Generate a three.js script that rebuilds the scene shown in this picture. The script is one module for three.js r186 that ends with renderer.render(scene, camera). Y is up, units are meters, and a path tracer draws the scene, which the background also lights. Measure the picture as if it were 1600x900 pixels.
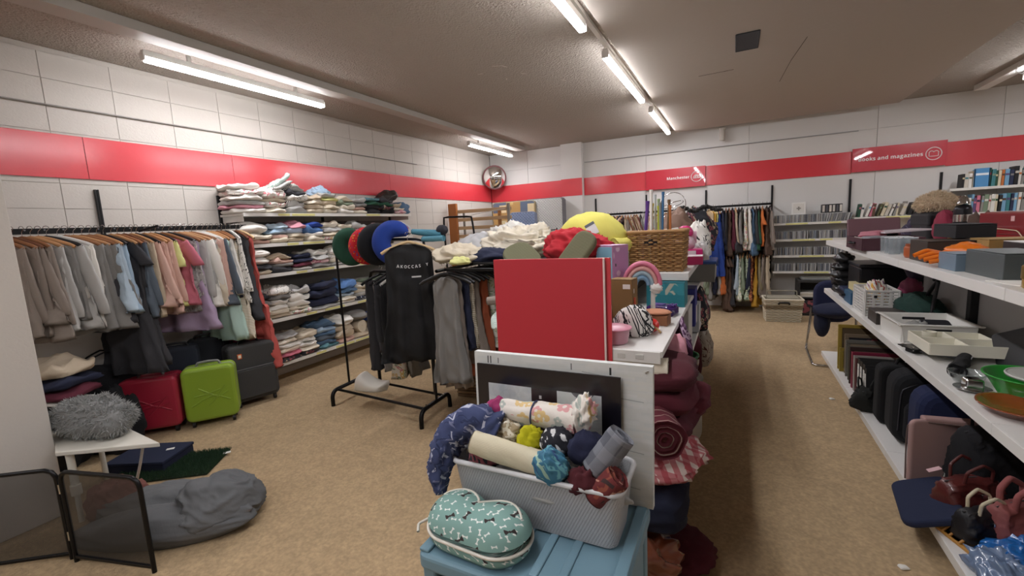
import * as THREE from 'three';
import { RoundedBoxGeometry } from 'three/addons/geometries/RoundedBoxGeometry.js';
import { mergeGeometries, mergeVertices } from 'three/addons/utils/BufferGeometryUtils.js';
import { ImprovedNoise } from 'three/addons/math/ImprovedNoise.js';
import { RectAreaLightUniformsLib } from 'three/addons/lights/RectAreaLightUniformsLib.js';
import { FontLoader } from 'three/addons/loaders/FontLoader.js';
import { TextGeometry } from 'three/addons/geometries/TextGeometry.js';

// ---------- camera, renderer, light level ----------
const scene = new THREE.Scene();
const camera = new THREE.PerspectiveCamera(2 * Math.atan(450 / 695) * 180 / Math.PI, 1600 / 900, 0.05, 60);
camera.position.set(0, 1.6, 0);
camera.rotation.order = 'YXZ';
camera.rotation.set(-0.1355, 0.4665, -0.0517);
scene.background = new THREE.Color(0x000000);
const renderer = new THREE.WebGLRenderer({ antialias: true });
renderer.toneMapping = THREE.LinearToneMapping;
renderer.toneMappingExposure = 1.06;
renderer.shadowMap.enabled = true;
RectAreaLightUniformsLib.init();
const TUBE_LIGHT = 50, TUBE_GLOW = 33;      // area light in front of each diffuser, and the look of the diffuser
const TUBE_COLOUR = 0xfcfbff;

// ---------- helpers ----------
const PI = Math.PI, sin = Math.sin, cos = Math.cos, abs = Math.abs, min = Math.min, max = Math.max;
function rng(s) { let a = s * 2654435761 >>> 0; return () => { a |= 0; a = a + 0x6D2B79F5 | 0; let t = Math.imul(a ^ a >>> 15, 1 | a); t = t + Math.imul(t ^ t >>> 7, 61 | t) ^ t; return ((t ^ t >>> 14) >>> 0) / 4294967296; }; }
const perlin = new ImprovedNoise();
const ns = (x, y, z) => perlin.noise(x + 31.7, y + 57.3, z + 11.9);
const lerp = (a, b, t) => a + (b - a) * t, clamp = (x, a = 0, b = 1) => min(b, max(a, x)), sst = (a, b, x) => { x = clamp((x - a) / (b - a)); return x * x * (3 - 2 * x); };
const ORD = ['', 'first', 'second', 'third', 'fourth', 'fifth', 'sixth', 'seventh', 'eighth', 'ninth', 'tenth'];
const ord = n => ORD[n] || n + (n % 100 > 10 && n % 100 < 14 ? 'th' : ['th', 'st', 'nd', 'rd'][n % 10] || 'th');

function tileNoise(size, cells, seed, oct = 3) {           // tiling value noise 0..1
  const out = new Float32Array(size * size); let amp = 1, tot = 0;
  for (let o = 0; o < oct; o++) {
    const n = cells << o, R = rng(seed + o * 7), g = new Float32Array(n * n).map(() => R());
    for (let y = 0; y < size; y++) for (let x = 0; x < size; x++) {
      const fx = x / size * n, fy = y / size * n, x0 = fx | 0, y0 = fy | 0, u = fx - x0, v = fy - y0, su = u * u * (3 - 2 * u), sv = v * v * (3 - 2 * v);
      const x1 = (x0 + 1) % n, y1 = (y0 + 1) % n;
      out[y * size + x] += amp * lerp(lerp(g[y0 * n + x0], g[y0 * n + x1], su), lerp(g[y1 * n + x0], g[y1 * n + x1], su), sv);
    }
    tot += amp; amp *= .55;
  }
  return out.map(v => v / tot);
}
function dataTex(size, fn, srgb) {
  const d = new Uint8Array(size * size * 4);
  for (let i = 0; i < size * size; i++) { const c = fn(i, i % size, i / size | 0); d[i * 4] = c[0]; d[i * 4 + 1] = c[1]; d[i * 4 + 2] = c[2]; d[i * 4 + 3] = 255; }
  const t = new THREE.DataTexture(d, size, size); t.wrapS = t.wrapT = THREE.RepeatWrapping; t.magFilter = THREE.LinearFilter; t.minFilter = THREE.LinearMipmapLinearFilter; t.generateMipmaps = true;
  if (srgb) t.colorSpace = THREE.SRGBColorSpace; t.needsUpdate = true; return t;
}
const nzA = tileNoise(256, 8, 3, 5), nzB = tileNoise(256, 32, 9, 3), nzC = tileNoise(256, 4, 17, 3);
const grey = (v) => { v = clamp(v) * 255; return [v, v, v]; };
const texFabric = dataTex(256, (i, x, y) => grey(.5 * nzA[i] + .25 * nzB[i] + .12 * (sin(x * PI / 2) + sin(y * PI / 2)) * .5 + .15));
const texPlaster = dataTex(256, i => grey(.4 * nzA[i] + .6 * nzB[i]));
const texPopcorn = dataTex(256, i => grey(Math.pow(nzB[i], 2) * 1.2 + nzA[i] * .4));

const MC = new Map();
function C(css, rough = .6, o = {}) {                       // plain surface
  const k = css + rough + JSON.stringify(o);
  if (!MC.has(k)) MC.set(k, new THREE.MeshPhysicalMaterial({ color: css, roughness: rough, ...o }));
  return MC.get(k);
}
// printed cloth patterns, drawn flat
const PT = new Map();
function pat(kind, base, ...cols) {
  const k = kind + base + cols.join();
  if (PT.has(k)) return PT.get(k);
  const S = 256, cv = document.createElement('canvas'); cv.width = cv.height = S; const g = cv.getContext('2d'), R = rng(k.length * 13 + kind.length);
  g.fillStyle = base; g.fillRect(0, 0, S, S);
  const blob = (x, y, r, c) => { g.fillStyle = c; for (const dx of [-S, 0, S]) for (const dy of [-S, 0, S]) { g.beginPath(); g.arc(x + dx, y + dy, r, 0, 7); g.fill(); } };
  if (kind === 'floral') for (let i = 0; i < 34; i++) { const x = R() * S, y = R() * S, c = cols[i % cols.length], r = 7 + R() * 9; for (let k = 0; k < 5; k++) blob(x + cos(k * 1.257) * r, y + sin(k * 1.257) * r, r * .7, c); blob(x, y, r * .5, base); }
  if (kind === 'leaf') for (let i = 0; i < 40; i++) { g.save(); g.translate(R() * S, R() * S); g.rotate(R() * 6.3); g.fillStyle = cols[i % cols.length]; g.beginPath(); g.ellipse(0, 0, 22, 7, 0, 0, 7); g.fill(); g.restore(); }
  if (kind === 'dots') for (let y = 0; y < 8; y++) for (let x = 0; x < 8; x++) blob(x * 32 + (y % 2) * 16 + 8, y * 32 + 16, 7, cols[(x + y) % cols.length]);
  if (kind === 'specks') for (let i = 0; i < 150; i++) blob(R() * S, R() * S, 3 + R() * 5, cols[i % cols.length]);
  if (kind === 'stripe') for (let i = 0; i < 8; i++) { g.fillStyle = cols[i % cols.length]; g.fillRect(i * 32, 0, 13, S); }
  if (kind === 'vstripe') for (let i = 0; i < 16; i++) { g.fillStyle = cols[i % cols.length]; g.fillRect(0, i * 16, S, 6); }
  if (kind === 'check') { g.fillStyle = cols[0]; g.globalAlpha = .55; for (let i = 0; i < 4; i++) { g.fillRect(i * 64, 0, 32, S); g.fillRect(0, i * 64, S, 32); } g.globalAlpha = 1; }
  if (kind === 'patch') for (let y = 0; y < 4; y++) for (let x = 0; x < 4; x++) { g.fillStyle = [base, ...cols][(x * 3 + y * 5 + (R() * 3 | 0)) % (cols.length + 1)]; g.fillRect(x * 64, y * 64, 64, 64); }
  if (kind === 'brush') for (let i = 0; i < 90; i++) { g.strokeStyle = cols[i % cols.length]; g.lineWidth = 3 + R() * 8; g.beginPath(); const x = R() * S, y = R() * S; g.moveTo(x, y); g.quadraticCurveTo(x + R() * 40 - 20, y + R() * 40 - 20, x + R() * 70 - 35, y + R() * 70 - 35); g.stroke(); }
  const t = new THREE.CanvasTexture(cv); t.wrapS = t.wrapT = THREE.RepeatWrapping; t.colorSpace = THREE.SRGBColorSpace; PT.set(k, t); return t;
}
function F(css, map, o = {}) {                              // cloth
  const k = 'F' + css + (map ? map.uuid : '') + JSON.stringify(o);
  if (!MC.has(k)) { const m = new THREE.MeshPhysicalMaterial({ color: map ? 0xffffff : css, roughness: .95, bumpMap: texFabric, bumpScale: .0016, sheen: .25, sheenRoughness: .6, ...o }); if (map) m.map = map; MC.set(k, m); }
  return MC.get(k);
}

// objects
const taken = new Map(), seenLabel = new Map();
function numbered(n) { const c = taken.get(n) || 0; taken.set(n, c + 1); return c ? n + '_' + String(c).padStart(3, '0') : n; }
function tag(o, label, category, group) {
  o.userData.label = label; o.userData.category = category; if (group) o.userData.group = group;
  const w = label.split(/\s+/).length; if (w < 4 || w > 16) console.log('LABEL LENGTH', w, label);
  if (seenLabel.has(label) && !(group && seenLabel.get(label) === group)) console.log('DUPLICATE LABEL', label);
  seenLabel.set(label, group || '-');
  return o;
}
const shade = m => { m.castShadow = m.receiveShadow = true; return m; };
function thing(name, label, category, [x, y, z] = [0, 0, 0], turn = 0, group) {
  const o = new THREE.Group(); o.name = numbered(name); o.position.set(x, y, z); o.rotation.y = turn; scene.add(o); return tag(o, label, category, group);
}
function part(parent, name, geo, mat, p = [0, 0, 0], r = [0, 0, 0], s) {
  const m = shade(new THREE.Mesh(geo, mat)); m.name = name; m.position.set(...p); m.rotation.set(...r); if (s) m.scale.set(...(Array.isArray(s) ? s : [s, s, s])); parent.add(m); return m;
}
function one(name, label, category, geo, mat, p = [0, 0, 0], r = [0, 0, 0], group, s) {
  const m = part(scene, numbered(name), geo, mat, p, r, s); return tag(m, label, category, group);
}
function struct(name, geo, mat, p = [0, 0, 0], r = [0, 0, 0]) { const m = part(scene, numbered(name), geo, mat, p, r); m.userData.kind = 'structure'; return m; }

// geometry
const GC = new Map();
const cache = (k, f) => { if (!GC.has(k)) GC.set(k, f()); return GC.get(k); };
function metricUV(g) {                                      // box-mapped uv in metres
  const p = g.attributes.position, n = g.attributes.normal, uv = new Float32Array(p.count * 2);
  for (let i = 0; i < p.count; i++) { const ax = abs(n.getX(i)), ay = abs(n.getY(i)), az = abs(n.getZ(i)); const x = p.getX(i), y = p.getY(i), z = p.getZ(i); if (ay >= ax && ay >= az) { uv[2 * i] = x; uv[2 * i + 1] = z; } else if (ax >= az) { uv[2 * i] = z; uv[2 * i + 1] = y; } else { uv[2 * i] = x; uv[2 * i + 1] = y; } }
  g.setAttribute('uv', new THREE.BufferAttribute(uv, 2)); return g;
}
const bx = (w, h, d, r = .003) => cache(`b${w},${h},${d},${r}`, () => metricUV(new RoundedBoxGeometry(w, h, d, 1, min(r, w / 2.1, h / 2.1, d / 2.1))));   // centred
const at = (g, x, y, z, rx = 0, ry = 0, rz = 0) => { const c = g.clone(); if (rx || ry || rz) c.applyMatrix4(new THREE.Matrix4().makeRotationFromEuler(new THREE.Euler(rx, ry, rz))); return c.translate(x, y, z); };
const prep = g => { g = g.index ? g.toNonIndexed() : g; for (const k of Object.keys(g.attributes)) if (!['position', 'normal', 'uv'].includes(k)) g.deleteAttribute(k); return g; };
const join = (...gs) => mergeGeometries(gs.flat().map(prep));
const cyl = (r0, r1, h, n = 20) => cache(`c${r0},${r1},${h},${n}`, () => new THREE.CylinderGeometry(r0, r1, h, n));
function tube(pts, r, n = 8, seg, closed = false) {
  const c = new THREE.CatmullRomCurve3(pts.map(p => new THREE.Vector3(...p)), closed, 'catmullrom', .15);
  return new THREE.TubeGeometry(c, seg || pts.length * 5, r, n, closed);
}
function bent(pts, r, rad, n = 8) {                         // pipe with round elbows
  const v = pts.map(p => new THREE.Vector3(...p)), path = new THREE.CurvePath();
  let a = v[0];
  for (let i = 1; i < v.length - 1; i++) {
    const d0 = v[i].clone().sub(v[i - 1]).normalize(), d1 = v[i + 1].clone().sub(v[i]).normalize();
    const p = v[i].clone().addScaledVector(d0, -rad), q = v[i].clone().addScaledVector(d1, rad);
    path.add(new THREE.LineCurve3(a, p)); path.add(new THREE.QuadraticBezierCurve3(p, v[i], q)); a = q;
  }
  path.add(new THREE.LineCurve3(a, v[v.length - 1]));
  return new THREE.TubeGeometry(path, v.length * 12, r, n, false);
}
const lathe = (pts, n = 24) => new THREE.LatheGeometry(pts.map(p => new THREE.Vector2(...p)), n);
function smooth(g) { g.deleteAttribute('normal'); g = mergeVertices(g, 1e-5); g.computeVertexNormals(); return g; }
function loft(rings, cap = true, uvs = [4, 4]) {            // rings of equal count, closed around
  const n = rings[0].length, P = [], U = [], I = []; let v = 0;
  rings.forEach((r, i) => { if (i) { const a = rings[i - 1][0], b = r[0]; v += Math.hypot(a[0] - b[0], a[1] - b[1], a[2] - b[2]); } let u = 0; for (let j = 0; j <= n; j++) { const p = r[j % n]; if (j) { const q = r[j - 1]; u += Math.hypot(p[0] - q[0], p[1] - q[1], p[2] - q[2]); } P.push(...p); U.push(u * uvs[0], v * uvs[1]); } });
  const m = n + 1;
  for (let i = 0; i < rings.length - 1; i++) for (let j = 0; j < n; j++) { const a = i * m + j, b = a + 1, c = a + m, d = c + 1; I.push(a, c, b, b, c, d); }
  if (cap) for (const [i, flip] of [[0, 0], [rings.length - 1, 1]]) {
    const r = rings[i], c = [0, 1, 2].map(k => r.reduce((s, p) => s + p[k], 0) / n), ci = P.length / 3; P.push(...c); U.push(.5, .5);
    for (let j = 0; j < n; j++) { const a = i * m + j, b = a + 1; flip ? I.push(a, ci, b) : I.push(a, b, ci); }
  }
  const g = new THREE.BufferGeometry(); g.setAttribute('position', new THREE.Float32BufferAttribute(P, 3)); g.setAttribute('uv', new THREE.Float32BufferAttribute(U, 2)); g.setIndex(I); g.computeVertexNormals();
  const N = g.attributes.normal;                            // close the seam
  for (let i = 0; i < rings.length; i++) { const a = i * m, b = a + n, x = N.getX(a) + N.getX(b), y = N.getY(a) + N.getY(b), z = N.getZ(a) + N.getZ(b), l = Math.hypot(x, y, z) || 1; N.setXYZ(a, x / l, y / l, z / l); N.setXYZ(b, x / l, y / l, z / l); }
  return g;
}
const turned = (g, fn) => { const p = g.attributes.position; for (let i = 0; i < p.count; i++) p.setXYZ(i, ...fn(p.getX(i), p.getY(i), p.getZ(i))); g.computeVertexNormals(); return g; };
// a folded piece of clothing lying flat, base at y = 0
function folded(w, h, d, seed, rough = 1, layers = 3) {
  return cache(`f${w},${h},${d},${seed},${rough},${layers}`, () => {
    let g = new THREE.BoxGeometry(1, 1, 1, 14, 6, 10); g.deleteAttribute('uv'); g = smooth(g);
    const o = seed * 3.17;
    turned(g, (x, y, z) => {
      const X = abs(2 * x), Y = abs(2 * y), Z = abs(2 * z), m = max(X, Y, Z), l = Math.pow(X ** 5 + Y ** 3 + Z ** 5, 1 / 4.4) || 1, s = m / l;
      x *= s; y *= s; z *= s;
      const side = sst(.25, .5, max(abs(x), abs(z)));
      let px = x * w, py = (y + .5) * h, pz = z * d;
      const lay = side * .16 * h * cos(py / h * layers * 2 * PI + o + 2 * ns(px * 9, o, pz * 9)) / Math.sqrt(layers);
      px += Math.sign(x) * lay * sst(.3, .5, abs(x)); pz += Math.sign(z) * lay * sst(.3, .5, abs(z));
      const a = rough;
      px += a * .05 * w * ns(px * 7 + o, py * 14, pz * 7); pz += a * .05 * d * ns(px * 7, py * 14 + o, pz * 7 + 4);
      const up = y + .5;
      py += up * a * (min(h, .1) * .38 * ns(px * 8 + o, 3, pz * 8) + .009 * ns(px * 24, o, pz * 18));
      return [px, max(0, py), pz];
    });
    const p = g.attributes.position, uv = []; for (let i = 0; i < p.count; i++) uv.push((p.getX(i) + .6 * p.getY(i)) * 5, (p.getZ(i) + .6 * p.getY(i)) * 5);
    g.setAttribute('uv', new THREE.Float32BufferAttribute(uv, 2)); return g;
  });
}
// a crumpled heap, base at y = 0
function lump(w, h, d, seed, o = {}) {
  const { amp = .22, freq = 2.6, crease = .12, n = 56, flat = .35, fine = 0 } = o;
  return cache(`l${w},${h},${d},${seed}` + JSON.stringify(o), () => {
    let g = new THREE.SphereGeometry(1, n, n * .6 | 0); g.deleteAttribute('uv'); g = smooth(g); const s = seed * 2.71;
    turned(g, (x, y, z) => {
      const wx = x + .35 * ns(x * 1.3 + s, y * 1.3, z * 1.3), wy = y + .35 * ns(x * 1.3, y * 1.3 + s, z * 1.3), wz = z + .35 * ns(x * 1.3, y * 1.3, z * 1.3 + s);
      const q = ns(x * freq * .8 + s, y * freq * .8, z * freq * .8), q2 = Math.pow(1 - min(1, abs(ns(wx * freq * .7 + s, wy * freq * 1.9, wz * freq)) * 2.4), 1.6), q4 = Math.pow(1 - min(1, abs(ns(wx * freq * 2.1, wy * freq * 3.6 + s, wz * freq * 1.8)) * 2.2), 1.4), q3 = fine ? ns(x * 9 + s, y * 9, z * 9) : 0;
      const cz = crease * (.15 + .85 * sst(-flat - .05, .3, y));
      const r = (1 + amp * q * 1.6 + cz * (q2 * .9 - .3) + cz * .4 * (q4 - .35) + fine * q3) * (1 - .12 * sst(.1, -flat, y));
      x *= r; y *= r; z *= r;
      y = y < -flat ? -flat - (y + flat) * -.04 : y;
      return [x * w / 2, max(0, (y + flat) / (1 + flat)) * h, z * d / 2];
    });
    const p = g.attributes.position, uv = []; for (let i = 0; i < p.count; i++) uv.push((p.getX(i) + .5 * p.getY(i)) * 5, (p.getZ(i) + .7 * p.getY(i)) * 5);
    g.setAttribute('uv', new THREE.Float32BufferAttribute(uv, 2)); return g;
  });
}
// a rolled-up cloth along x, centre on the axis
function roll(len, r, seed, o = {}) {
  const { turns = 3, amp = .12, squash = 1, taper = 0 } = o;
  return cache(`r${len},${r},${seed}` + JSON.stringify(o), () => {
    const rings = [], n = 26, s = seed * 1.9;
    const ring = (x, k, push) => { const R = []; for (let j = 0; j < n; j++) { const a = j / n * 2 * PI; let q = r * k * (1 + taper * x / len) * (1 + amp * ns(cos(a) * 1.6 + s, sin(a) * 1.6, x * 14) + amp * .6 * ns(a * 3, x * 40 + s, 2)); R.push([x + push, sin(a) * q * squash, cos(a) * q]); } return R; };
    const e = turns * 2; for (let i = 1; i <= e; i++) rings.push(ring(-len / 2, i / e * .96, (i % 2 ? .008 : -.006)));
    for (let i = 0; i <= 14; i++) rings.push(ring(-len / 2 + len * i / 14, 1, 0));
    for (let i = e; i >= 1; i--) rings.push(ring(len / 2, i / e * .96, (i % 2 ? -.008 : .006)));
    return loft(rings);
  });
}

// a soft standing bag body, base at y = 0
function pouch(w, h, d, seed, o = {}) {
  const { top = .45, wr = 1 } = o;
  return cache(`p${w},${h},${d},${seed},${top},${wr}`, () => {
    let g = new THREE.BoxGeometry(1, 1, 1, 22, 18, 12); g.deleteAttribute('uv'); g = smooth(g); const s = seed * 4.3;
    turned(g, (x, y, z) => {
      const X = abs(2 * x), Y = abs(2 * y), Z = abs(2 * z), m = max(X, Y, Z), l = Math.pow(X ** 4.5 + Y ** 4.5 + Z ** 3, 1 / 4.2) || 1; x *= m / l; y *= m / l; z *= m / l;
      const t = y + .5, k = 1 - top * sst(.25, 1, t), f = Math.pow(1 - min(1, abs(ns(x * 4 + s, y * 6 + 2 * x, z * 3)) * 2.2), 1.5);
      return [x * w * (1 + .06 * ns(y * 3 + s, 1, z) - .05 * t), max(0, t * h * (1 + .07 * ns(x * 3, s, 2))), z * d * k * (1 + .25 * ns(x * 3 + s, y * 3, 1)) + wr * Math.sign(z) * .09 * d * (f - .3)];
    });
    const p = g.attributes.position, uv = []; for (let i = 0; i < p.count; i++) uv.push((p.getX(i) + .5 * p.getZ(i)) * 5, p.getY(i) * 5);
    g.setAttribute('uv', new THREE.Float32BufferAttribute(uv, 2)); return g;
  });
}
function softBag(label, w, h, d, seed, mat, p, turn, group, o = {}) {
  const g = thing(o.name || 'bag', label, 'bag', p, turn, group); if (o.tip) g.rotation.z = o.tip; if (o.back) g.rotation.x = o.back;
  part(g, 'body', pouch(w, h, d, seed, o), mat);
  const hm = o.hm || mat, hr = o.hr || .007, hh = o.hh || h * .4, hw = w * .22;
  for (const s of o.one ? [0] : [-1, 1]) part(g, 'handle', tube([[-hw, h * .9, s * d * .2], [-hw * .95, h + hh * .55, s * d * .24], [0, h + hh, s * d * .3], [hw * .95, h + hh * .55, s * d * .24], [hw, h * .9, s * d * .2]], hr, 6, 24), hm);
  if (o.clasp) part(g, 'clasp', bx(.03, .02, .012, .004), mChrome, [0, h * .7, d * .4]);
  if (o.zip) part(g, 'zip', tube([[-w * .42, h * .93, 0], [0, h * .985, 0], [w * .42, h * .93, 0]], .004, 5, 14), C('#6f6f72', .3, { metalness: .6 }));
  return g;
}

// ---------- the room ----------
const XL = -4.8, ZB = -8.77, XR = 4.6, ZF = 4.2, YC = 3.17;
const rep = (t, x, y = x) => { const c = t.clone(); c.repeat.set(x, y); c.needsUpdate = true; return c; };
const cpA = tileNoise(512, 128, 71, 2), cpB = tileNoise(512, 24, 72, 4), cpC = tileNoise(512, 4, 73, 3);
const carpetTex = dataTex(512, (i, x, y) => {
  const a = cpA[i], b = cpB[i], c = cpC[i];
  const v = 1 + .2 * (a - .5) + .09 * (b - .5) + .06 * (c - .5) + .05 * (cpB[(y * 4 & 511) * 512 + (x >> 2)] - .5);
  return [176 * v, 152 * v, 118 * v].map(q => clamp(q, 0, 255));
}, true);
const mCarpet = new THREE.MeshStandardMaterial({ map: rep(carpetTex, .62), bumpMap: rep(texPlaster, 7), bumpScale: .003, roughness: 1 });
const mWall = new THREE.MeshStandardMaterial({ color: 0xcec8c0, roughness: .75, bumpMap: rep(texPlaster, 3), bumpScale: .0012 });
const mWallBack = new THREE.MeshStandardMaterial({ color: 0xdcdad7, roughness: .75, bumpMap: rep(texPlaster, 3), bumpScale: .0008 });
const mCeil = new THREE.MeshStandardMaterial({ color: 0xa9a197, roughness: 1, bumpMap: rep(texPopcorn, 2.5), bumpScale: .012 });
const mPanel = new THREE.MeshStandardMaterial({ color: 0xb5aca2, roughness: .8, bumpMap: rep(texPlaster, .7), bumpScale: .002 });
const mRed = new THREE.MeshPhysicalMaterial({ color: 0xd93440, roughness: .4, clearcoat: 1, clearcoatRoughness: .16, bumpMap: rep(texPlaster, .35), bumpScale: .003 });
const mSign = new THREE.MeshPhysicalMaterial({ color: 0xcb3142, roughness: .25, clearcoat: 1, clearcoatRoughness: .03 });
const mBlack = C('#17171a', .45), mBlackMetal = C('#141416', .35, { metalness: .5 }), mWhiteMetal = C('#e4e3df', .4), mChrome = C('#c9c9c9', .14, { metalness: 1 });
const W = XR - XL, D = ZF - ZB, cx = (XL + XR) / 2, cz = (ZF + ZB) / 2;
struct('floor', bx(W + .4, .1, D + .4), mCarpet, [cx, -.05, cz]);
struct('ceiling', bx(W + .4, .1, D + .4), mCeil, [cx, YC + .05, cz]);
const wallL = struct('wall_left', bx(.15, YC, D), mWall, [XL - .085, YC / 2, cz]);
const wallB = struct('wall_back', bx(W, YC, .15), mWallBack, [cx, YC / 2, ZB - .085]);
struct('wall_right', bx(.15, YC, D), mWall, [XR + .075, YC / 2, cz]);
struct('wall_front', bx(W + .3, YC, .15), mWall, [cx, YC / 2, ZF + .075]);
{ // painted concrete blocks, stack bond
  const bw = .4455, bh = .2, g = bx(.007, bh - .0022, bw - .003, .0025);
  for (let r = 0; r < 8; r++) for (let c = 0; c < 17; c++) {
    const y = 1.53 + r * bh + bh / 2, z = -1.21 - c * bw - bw / 2; if (z - bw / 2 < ZB) continue;
    part(wallL, 'block', g, mWall, [.0785 + ((r * 7 + c * 5) % 4) * .0005, y - YC / 2, z - cz]);
  }
}
{ // wide wall sheets of the back wall with open joints between them
  const xs = [XL, -3.9, -3.12, -2.69, -1.49, .2, 1.92, 3.3, XR], ys = [0, 1.45, 2.8, YC];
  for (let i = 0; i < xs.length - 1; i++) for (let j = 0; j < 3; j++) part(wallB, 'wall_sheet', bx(xs[i + 1] - xs[i] - .006, ys[j + 1] - ys[j] - .005, .012, .002), mWallBack, [(xs[i] + xs[i + 1]) / 2 - cx, (ys[j] + ys[j + 1]) / 2 - YC / 2, .081]);
}
struct('column', bx(.43, YC, .14), mWallBack, [-2.905, YC / 2, ZB + .07]);
struct('pillar', bx(.5, YC, .5, .006), mWall, [-3.89, YC / 2, -.765]);
{ // plasterboard ceiling panel, lower than the ceiling
  const p = struct('ceiling_panel', bx(3.0, .1, ZF + 8.4, .004), mPanel, [.57, YC - .05, (ZF - 8.4) / 2]);
  const dk = C('#5a5048', 1), lz = -(ZF - 8.4) / 2;
  const crack = (x0, z0, x1, z1, w) => { const l = Math.hypot(x1 - x0, z1 - z0); part(p, 'crack', bx(l, .002, w, .0005), dk, [(x0 + x1) / 2 - .57, -.0505, (z0 + z1) / 2 + lz], [0, -Math.atan2(z1 - z0, x1 - x0), 0]); };
  crack(-.36, -5.33, -.03, -5.31, .008); crack(-.12, -5.32, -.08, -5.31, .012);
  crack(.53, -4.75, .47, -5.35, .006); crack(.47, -5.35, .43, -6.1, .005);
  const h = struct('ceiling_hatch', join(at(bx(.17, .008, .42), 0, 0, 0)), C('#3a4148', .6), [.075, YC - .103, -4.55]); part(h, 'frame', join(at(bx(.18, .006, .012), 0, 0, .21), at(bx(.18, .006, .012), 0, 0, -.21), at(bx(.012, .006, .42), .085, 0, 0), at(bx(.012, .006, .42), -.085, 0, 0)), C('#2d3238', .6), [0, -.003, 0]);
  const sc = C('#d8d2c8', .9);
  [[-2.1, -4.1, .1, .5], [-2.05, -4.15, .07, 1.2], [-2.35, -4.2, .05, .2], [-1.98, -4.45, .06, .8], [-2.2, -4.5, .05, 2], [-1.7, -4.9, .06, 1]].forEach(([x, z, l, a]) => { const m = part(scene, numbered('ceiling_scuff'), bx(l, .002, .008, .0005), sc, [x, YC - .001, z], [0, a, 0]); m.userData.kind = 'structure'; });
}
// red band
const band = (n, w, p, r = [0, 0, 0], h = .34, m = mRed, t = .006) => struct(n, bx(w, h, t, .0015), m, p, r);
for (const [z0, z1] of [[.6, -1.84], [-1.843, -3.06], [-3.063, -5.5], [-5.503, -8.74]]) band('trim_1', z0 - z1, [XL + .006, 2.342, (z0 + z1) / 2], [0, PI / 2, 0]);
for (const [x0, x1] of [[XL + .01, -3.125], [-2.685, -1.49], [-.47, 1.615], [2.725, XR]]) band('trim_2', x1 - x0, [(x0 + x1) / 2, 2.325, ZB + .012], [0, 0, 0], .335);
band('trim_2', .435, [-2.905, 2.325, ZB + .144], [0, 0, 0], .335); 
// thin conduits along the walls
struct('conduit', cyl(.007, .007, 6.4, 8), C('#8d8983', .5), [XL + .012, 2.727, -3.0], [PI / 2, 0, 0]);
struct('conduit', cyl(.008, .008, 4.35, 8), C('#a5a5a6', .4), [-.49, 2.795, ZB + .02], [0, 0, PI / 2]);
struct('pipe_stub', join(at(cyl(.045, .045, .2, 16), 0, 0, 0), at(cyl(.055, .055, .02, 16), 0, .1, 0)), mWall, [-.21, 2.98, ZB + .1]);

// ---------- signs ----------
const font = await new FontLoader().loadAsync('fonts/droid/droid_sans_bold.typeface.json');
const txt = (s, size, depth = .003) => { const g = new TextGeometry(s, { font, size, depth, curveSegments: 3 }); g.computeBoundingBox(); return g; };
function redSign(label, x0, x1, y0, y1, text, size, tx, icon) {
  const w = x1 - x0, h = y1 - y0, o = thing('wall_sign', label, 'sign', [(x0 + x1) / 2, (y0 + y1) / 2, ZB + .03]);
  part(o, 'board', bx(w, h, .05, .002), mSign);
  const white = C('#f6eeee', .5), tg = txt(text, .06), b = tg.boundingBox, k = size / (b.max.x - b.min.x); part(o, 'lettering', tg, white, [tx, -.02, .0245], [0, 0, 0], [k, k, 1]);
  const ic = part(o, 'emblem', join(new THREE.TorusGeometry(.088, .006, 6, 32), ...icon), white, [w / 2 - .145, 0, .0255]);
}
const arc = (r, a0, a1, x, y) => at(new THREE.TorusGeometry(r, .005, 6, 16, a1 - a0), x, y, 0, 0, 0, a0);
redSign('red sign reading Manchester on the back wall', -1.49, -.47, 2.15, 2.5, 'Manchester', .38, -.14, [arc(.05, 0, PI, 0, -.02), arc(.03, 0, PI, 0, -.02), at(bx(.12, .008, .006), 0, -.025, 0), at(bx(.008, .05, .006), -.012, 0, 0), at(bx(.008, .05, .006), .012, 0, 0)]);
redSign('red sign reading Books and magazines on the back wall', 1.618, 2.722, 2.17, 2.525, 'Books and magazines', .76, -.48, [arc(.028, .3, PI - .1, -.026, .01), arc(.028, .1, PI - .3, .026, .01), at(bx(.008, .055, .006), -.052, -.008, 0), at(bx(.008, .055, .006), .052, -.008, 0), at(bx(.1, .008, .006), 0, -.036, 0)]);

// ---------- lamps ----------
const mGlow = new THREE.MeshStandardMaterial({ color: 0xffffff, emissive: TUBE_COLOUR, emissiveIntensity: TUBE_GLOW, roughness: .4 });
function batten(label, x, y, z0, z1) {
  const L = abs(z1 - z0), o = thing('batten_light', label, 'ceiling light', [x, y, (z0 + z1) / 2], 0, 'linear ceiling lights');
  part(o, 'housing', bx(.05, .05, L, .006), mWhiteMetal, [0, .035, 0]);
  part(o, 'diffuser', bx(.056, .035, L - .02, .012), mGlow, [0, -.0075, 0]);
  for (const s of [-1, 1]) part(o, 'end_cap', bx(.06, .06, .012, .003), mWhiteMetal, [0, .01, s * L / 2]);
  for (const s of [-1, 1]) part(o, 'bracket', bx(.02, .06, .03), mWhiteMetal, [0, .085, s * L * .3]);
  const a = new THREE.RectAreaLight(TUBE_COLOUR, TUBE_LIGHT, .056, L - .02); a.position.set(0, -.028, 0); a.rotation.x = -PI / 2; o.add(a);
}
const wh = ['nearest the back corner', 'beside the clothes rail', 'in front of the shelves'];
batten('long lit batten lamp above the left clothes rail', -4.05, 3.02, -2.0, -3.68);
batten('lit batten lamp above the corner with the convex mirror', -4.03, 3.02, -6.66, -8.28);
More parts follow.
